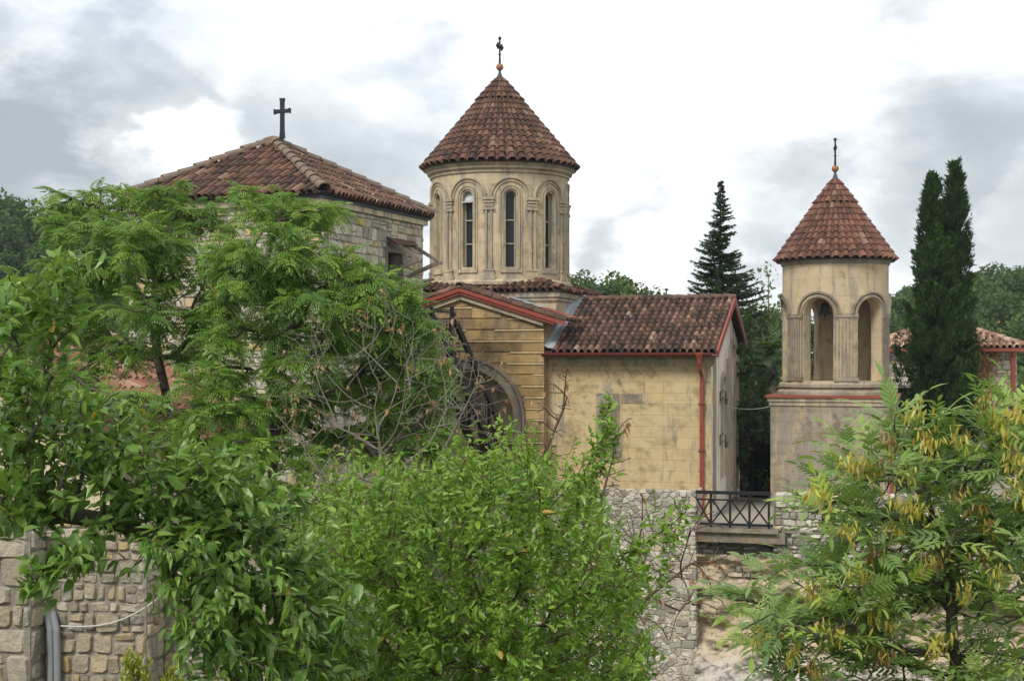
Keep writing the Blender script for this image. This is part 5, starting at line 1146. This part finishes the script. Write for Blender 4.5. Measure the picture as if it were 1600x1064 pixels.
tree('dead_tree', 'few bare twigs beside the tall leafy shoot before the church window', [P(910, 1100, 10.), P(925, 850, 10), P(945, 760, 10), P(965, 690, 10)], tg, 'red bark', 'dry leaf', 112, r0=.0036, k=2.35, bf=.35, step=.07, wig=.12, rmax=.016, leaves=dryleaf, lname='dry_leaves', group='dead trees')
# --- golden conifer shrub, bottom left
rng2 = np.random.default_rng(120); dG = 12.
tg = clump_pts([(215, 1060, 34, 42, dG, .25, 60), (262, 1068, 24, 30, dG, .25, 36), (205, 1030, 12, 20, dG, .1, 12)], rng2)
def gold(mb, t, d, r): twig_leaves(mb, leaf_s(1, .35, .1), t, unit(d+np.array([0, 0, .8])), r, 26, .14, .05, -.3, .8, 0, 1, .3)
tree('golden_shrub', 'small golden green conifer shrub at the foot of the stone wall', [P(225, 1400, dG), P(225, 1200, dG), P(225, 1100, dG)], tg, 'bark', 'golden leaf', 121, r0=.003, bf=.3, step=.07, leaves=gold, cat='shrub', lname='foliage')

# --- dense foliage made of leaf sprays scattered on lumpy shells
SPR = leaf_s(1, .7, .25)
def lump(mb, t, c, rad, n, rng, size, lo=0., hi=1., jit=.5, flat=.35, shell=.75):
    u = unit(rng.normal(size=(n, 3))); rr = shell+(1-shell)*rng.random((n, 1)); lum = .8+.4*fbm(u*2.2+rng.random(3)*50, 7, 3)[:, None]
    pos = np.asarray(c)+u*np.asarray(rad)*rr*lum
    d = unit(u*.4+rng.normal(size=(n, 3))*jit+np.array([0, 0, -flat])); up = unit(u*.7+np.array([0, 0, .5])+rng.normal(size=(n, 3))*.35)
    inst(mb, t, pos, d, up, size*(.6+.8*rng.random(n)), np.clip(lo+(hi-lo)*rng.random(n), 0, 1))
def simple_tree(name, label, base, lumps, bark, leaf, seed, size, dens, cat='tree', group=None, trunkr=.12, t=SPR, jit=.5, lo=0., hi=1.):
    rng = np.random.default_rng(seed); o = thing(name, label, cat, base, 0, group)
    top = np.mean([l[0] for l in lumps], 0); mb = MB()
    A, par, r, _, _ = grow([base, np.asarray(base)*.5+top*.5, top], np.array([l[0] for l in lumps]), rng, .2, .4, .02, 2.2); limbs(mb, A, par, r, 6, trunkr); mb.build('trunk', bark, o, smooth=True)
    mb = MB()
    for c, rad in lumps:
        area = (rad[0]*rad[1]+rad[1]*rad[2]+rad[0]*rad[2])*4.2; b = rng.random()*.25
        lump(mb, t, c, rad, int(area*dens/size**2), rng, size, lo+b*(hi-lo), hi*(.75+b), jit)
    mb.build('crown', leaf, o); return o
def pl(px, py, d, rx, ry, rz): return (P(px, py, d), (rx, ry, rz))
# spruce behind the nave
def conifer(name, label, base, H, rb, seed, leaf, nb, group=None, droop=.12, gap=.15):
    rng = np.random.default_rng(seed); o = thing(name, label, 'tree', base, 0, group); base = np.asarray(base, float); mt = MB(); mt.tube([base, base+[0, 0, H*.5], base+[0, 0, H*.99]], [H*.018, H*.011, .01], 8); mc = MB(); T = leaf_s(1, .32, .2)
    for i in range(nb):
        f = (i/nb)**.85; z = H*(.06+.93*f); az = rng.random()*6.283; L = rb*((1-f)**1.05)*(.4+.95*rng.random())+.05; dr = np.array([math.cos(az), math.sin(az), .12-.1*(1-f)])
        p0 = base+[0, 0, z]; n = max(3, int(L/.11)); pts = [p0+dr*L*t+np.array([0, 0, -droop*L*math.sin(t*2.2)+.14*L*t*t]) for t in np.linspace(0, 1, 5)]
        mt.tube(pts, [.022*L+.008]*3+[.012, .004], 4)
        m = n*13; t = .12+.88*rng.random(m)**.8; pos = p0+dr*L*t[:, None]+np.stack([0*t, 0*t, -droop*L*np.sin(t*2.2)+.14*L*t*t], 1)
        sd_ = np.array([-dr[1], dr[0], 0])*np.sign(rng.random((m, 1))-.5); d = unit(dr*.7+sd_*.8+rng.normal(size=(m, 3))*.3+np.array([0, 0, -.15]))
        inst(mc, T, pos, d, unit(np.array([0, 0, 1])+rng.normal(size=(m, 3))*.5), (.13+.2*rng.random(m))*(1.1-.4*t)*(1-.55*f**3), np.clip(.2+.6*rng.random(m)+.25*t, 0, 1))
    mt.build('trunk', 'bark', o, smooth=True); mc.build('crown', leaf, o); return o
conifer('spruce_tree', 'dark pointed spruce rising behind the church nave ridge', (P(1126, 0, 56)[0], 56, ZB), 11.3, 3.1, 130, 'fir needle', 430)
# cypresses
def cypress(name, label, px, d, ytop, ybase, w, seed, group):
    rng = np.random.default_rng(seed); b = P(px, ybase, d); t = P(px, ytop, d); H = t[2]-b[2]; o = thing(name, label, 'tree', b, 0, group); mt = MB(); mt.tube([b, b+(t-b)*.5, t], [.16, .09, .02], 8); mt.build('trunk', 'bark', o, smooth=True)
    mb = MB(); K = 330; T_ = leaf_s(1, .26, -.1)
    for k in range(K):
        f = rng.random()**.85; pr = np.interp(f, [0, .08, .3, .6, .85, .95, 1], [.7, 1, 1, .88, .55, .3, .04]); a = rng.random()*6.283; ra = w*pr*(.45+.62*rng.random()**.8); m = 60
        up_ = np.array([math.cos(a)*.38, math.sin(a)*.38, 1.]); L = (.35+.45*rng.random())*(1-.4*f); c = b+np.array([ra*math.cos(a), ra*math.sin(a), f*H*.97]); t_ = rng.random((m, 1))
        q = c+up_*L*(t_-.4)+rng.normal(size=(m, 3))*np.array([.085, .085, .06])*(1.25-t_); g = rng.random()*.45
        inst(mb, T_, q, unit(up_+rng.normal(size=(m, 3))*.4), unit(np.array([math.cos(a), math.sin(a), .3])+rng.normal(size=(m, 3))*.5), .11+.13*rng.random(m), np.clip(g+.4*rng.random(m)+.25*t_[:, 0], 0, 1))
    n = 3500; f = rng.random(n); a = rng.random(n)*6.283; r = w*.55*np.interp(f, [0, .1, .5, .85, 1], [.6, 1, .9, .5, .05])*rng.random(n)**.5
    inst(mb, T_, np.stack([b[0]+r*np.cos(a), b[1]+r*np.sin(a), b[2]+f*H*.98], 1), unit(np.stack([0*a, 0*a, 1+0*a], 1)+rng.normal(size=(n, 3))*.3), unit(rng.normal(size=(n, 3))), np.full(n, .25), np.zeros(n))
    for k in range(26):
        f0 = .1+.66*rng.random(); a = rng.random()*6.283; rr = w*(1.0+.8*rng.random()*(1-f0)); c = b+np.array([rr*math.cos(a), rr*math.sin(a), f0*H]); m = 130
        up_ = np.array([math.cos(a)*.6, math.sin(a)*.6, 1.]); t_ = rng.random((m, 1)); q = c+up_*.5*(t_-.6)+rng.normal(size=(m, 3))*.09*(1.2-t_)
        inst(mb, T_, q, unit(up_+rng.normal(size=(m, 3))*.4), unit(rng.normal(size=(m, 3))), .1+.12*rng.random(m), rng.random(m))
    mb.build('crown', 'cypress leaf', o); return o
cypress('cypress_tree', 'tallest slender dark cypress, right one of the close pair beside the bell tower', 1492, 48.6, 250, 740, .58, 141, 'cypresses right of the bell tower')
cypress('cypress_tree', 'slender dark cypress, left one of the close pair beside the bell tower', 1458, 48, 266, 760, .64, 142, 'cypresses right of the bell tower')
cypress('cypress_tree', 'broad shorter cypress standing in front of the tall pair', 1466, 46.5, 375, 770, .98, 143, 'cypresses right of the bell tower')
simple_tree('juniper_tree', 'dark bushy evergreen at the right foot of the cypresses', P(1505, 780, 47.5), [pl(1508, 550, 47.5, .6, .5, .7), pl(1505, 620, 47.5, .75, .6, 1.), pl(1470, 660, 47, .9, .6, .9), pl(1418, 530, 47.5, .5, .4, .6), pl(1425, 600, 47.2, .55, .5, .8), pl(1525, 540, 47.5, .35, .3, .4)], 'bark', 'cypress leaf', 144, .2, 1.3, t=leaf_s(1, .35, -.1))
# evergreens between church and bell tower
simple_tree('yew_tree', 'dense dark evergreen between the church end wall and the bell tower', P(1170, 800, 47.0), [pl(1160, 520, 49, .9, .8, .8), pl(1185, 570, 48.5, .8, .8, 1.), pl(1160, 620, 48, .8, .8, 1.1), pl(1190, 650, 48, .7, .7, .9), pl(1165, 690, 47.5, .7, .6, .8), pl(1195, 700, 47.3, .45, .5, .6), pl(1162, 560, 42.9, .35, .3, .5), pl(1190, 590, 42.8, .33, .3, .5), pl(1165, 640, 42.8, .36, .3, .5), pl(1192, 665, 42.7, .3, .3, .4), pl(1160, 700, 42.7, .22, .2, .4), pl(1165, 640, 45.6, .5, .35, .7), pl(1190, 625, 45.6, .45, .35, .6), pl(1160, 700, 45.4, .3, .3, .7), pl(1195, 560, 46.5, .5, .4, .8), pl(1178, 500, 47.5, .6, .5, .6), pl(1195, 600, 47.6, .5, .5, .8), pl(1158, 560, 48, .6, .6, .9)], 'bark', 'dark leaf', 150, .24, 1.3)
simple_tree('birch_tree', 'slim pale green tree with thin top left of the bell tower', P(1200, 800, 58), [pl(1200, 430, 58, .38, .4, .5), pl(1206, 465, 58, .55, .5, .6), pl(1188, 490, 58, .6, .6, .6), pl(1212, 520, 58, .7, .6, .7), pl(1198, 415, 58, .14, .14, .3)], 'grey bark', 'pale leaf', 151, .2, .55, trunkr=.07)
simple_tree('small_bush', 'little green bush at the foot of the bell tower by the dark doorway', P(1195, 775, 43.0), [pl(1198, 745, 43, .3, .3, .3), pl(1205, 760, 42.8, .25, .25, .2)], 'bark', 'forest leaf', 152, .12, 1.2, cat='bush', trunkr=.03)
def palm(base, crown, seed):
    o = thing('fan_palm', 'fan palm with drooping grey green fronds beside the bell tower', 'palm', base); rng = np.random.default_rng(seed); mb = MB(); base, crown = np.asarray(base), np.asarray(crown)
    mb.tube([base, base*.4+crown*.6, crown], [.16, .13, .12], 10); mb.build('trunk', 'bark', o, smooth=True); mb = MB()
    for k in range(26):
        az = rng.random()*6.283; el = -.6+1.6*rng.random(); d = np.array([math.cos(az)*math.cos(el), math.sin(az)*math.cos(el), math.sin(el)]); hub = crown+d*(.35+.2*rng.random()); mb.bar(crown, hub, .02, .02)
        side = unit(np.cross(d, [0, 0, 1.])+1e-6); n = 17; an = np.linspace(-1.5, 1.5, n); dv = d[None]*np.cos(an)[:, None]+side[None]*np.sin(an)[:, None]+np.array([0, 0, -.2])
        inst(mb, leaf_t(1, .1, .35, .2), np.repeat(hub[None], n, 0), unit(dv), np.repeat(unit(np.cross(side, d))[None], n, 0), np.full(n, .42)*(.85+.3*rng.random(n)), rng.random(n))
    mb.build('frond', 'palm leaf', o)
palm(P(1207, 790, 46.5), P(1207, 552, 46.5), 160)

rr_ = np.random.default_rng(66); mb = MB(); q = CRP[0]+rr_.normal(size=(420, 3))*np.array([.28, .06, .42]); q[:, 0] += (q[:, 2]-CRP[0][2])*.35
inst(mb, leaf_s(1, .7, .2), q, unit(rr_.normal(size=(420, 3))+np.array([0, 0, -.6])), unit(np.array([0, -1, .2])+rr_.normal(size=(420, 3))*.4), np.full(420, .13), rr_.random(420)*.5); mb.build('leaves', 'dry leaf', CRP[1])
mb = MB(); mb.tube([CRP[0]+np.array([-.4, .05, -1.2]), CRP[0]+np.array([-.1, .05, -.3]), CRP[0]+np.array([.15, .05, .5])], [.03, .02, .01], 5); mb.build('stem', 'red bark', CRP[1])
# --- wooded hills
def crown_t(seed, n=1100):
    r = np.random.default_rng(seed); mb = MB(); k = 7
    for i in range(k):
        a = r.random()*6.283; q = .55*math.sqrt(r.random()); c = np.array([q*math.cos(a), q*math.sin(a), .1+.75*r.random()*(1-q*.8)]); lump(mb, leaf_s(1, .75, .3), c, np.array([.5, .5, .42])*(.7+.5*r.random()), n//k, r, .13, 0, 1, .45, .2, .82)
    return np.concatenate(mb.V), np.concatenate(mb.F[4]), np.concatenate(mb.A[4])
CR = [crown_t(200+i) for i in range(5)]
def wood(name, label, px0, px1, d0, d1, spacing, seed, size=(2.2, 3.6), tone=(0, 1)):
    rng = np.random.default_rng(seed); mb = MB(); area = (px1-px0)/F*(d1*d1-d0*d0)/2; n = int(area/spacing**2)
    for i in range(n):
        d = math.sqrt(d0*d0+(d1*d1-d0*d0)*rng.random()); px = px0+(px1-px0)*rng.random(); x = (px-800)/F*d; cd = float(crest(np.array([x]), np.array([d]))[1][0])
        if d > cd+2: continue
        z = float(hgt(np.array([[x]]), np.array([[d]]))[0, 0]); R_ = size[0]+(size[1]-size[0])*rng.random(); hh = 6.2*(.78+.34*rng.random()); V, Fq, Av = CR[rng.integers(5)]
        a = rng.random()*6.283; c, s = math.cos(a), math.sin(a); Z = R_*.9*(1+.3*rng.random()); W = np.stack([(V[:, 0]*c-V[:, 1]*s)*R_+x, (V[:, 0]*s+V[:, 1]*c)*R_+d, z+hh-Z*1.05+V[:, 2]*Z], 1)
        mb.addnp(W, [(Fq, np.clip((tone[0]+(tone[1]-tone[0])*rng.random())*.55+.45*Av, 0, 1))], None)
    tag(mb.build(name, 'forest leaf'), label, 'forest', kind='stuff')
wood('forest', 'dark wooded hillside in the far left behind the feathery trees', -160, 420, 78, 152, 3.5, 301, tone=(0, .7))
wood('forest', 'green wooded ridge behind the church nave', 840, 1330, 74, 114, 3.2, 302, (1.7, 2.8), tone=(.1, .9))
wood('forest', 'wooded hill rising in the far right behind the cypresses', 1340, 1760, 80, 166, 3.7, 303, tone=(.1, .9))

# ================================================================ AIR
mb = MB(); mb.box(-1000, 1000, -60, 1300, -140, 26)
def haze_m():
    m = bpy.data.materials.new('haze'); m.use_nodes = True; nt = m.node_tree; nt.nodes.clear()
    v = nd(nt, 'ShaderNodeVolumePrincipled', {'Color': (.80, .88, 1., 1), 'Density': HAZE, 'Anisotropy': .2}); o = nt.nodes.new('ShaderNodeOutputMaterial'); nt.links.new(v.outputs[0], o.inputs['Volume']); return m
HAZE = .0003
tag(mb.build('haze', haze_m()), 'thin pale blue air fading the far wooded hills', 'haze', kind='stuff')
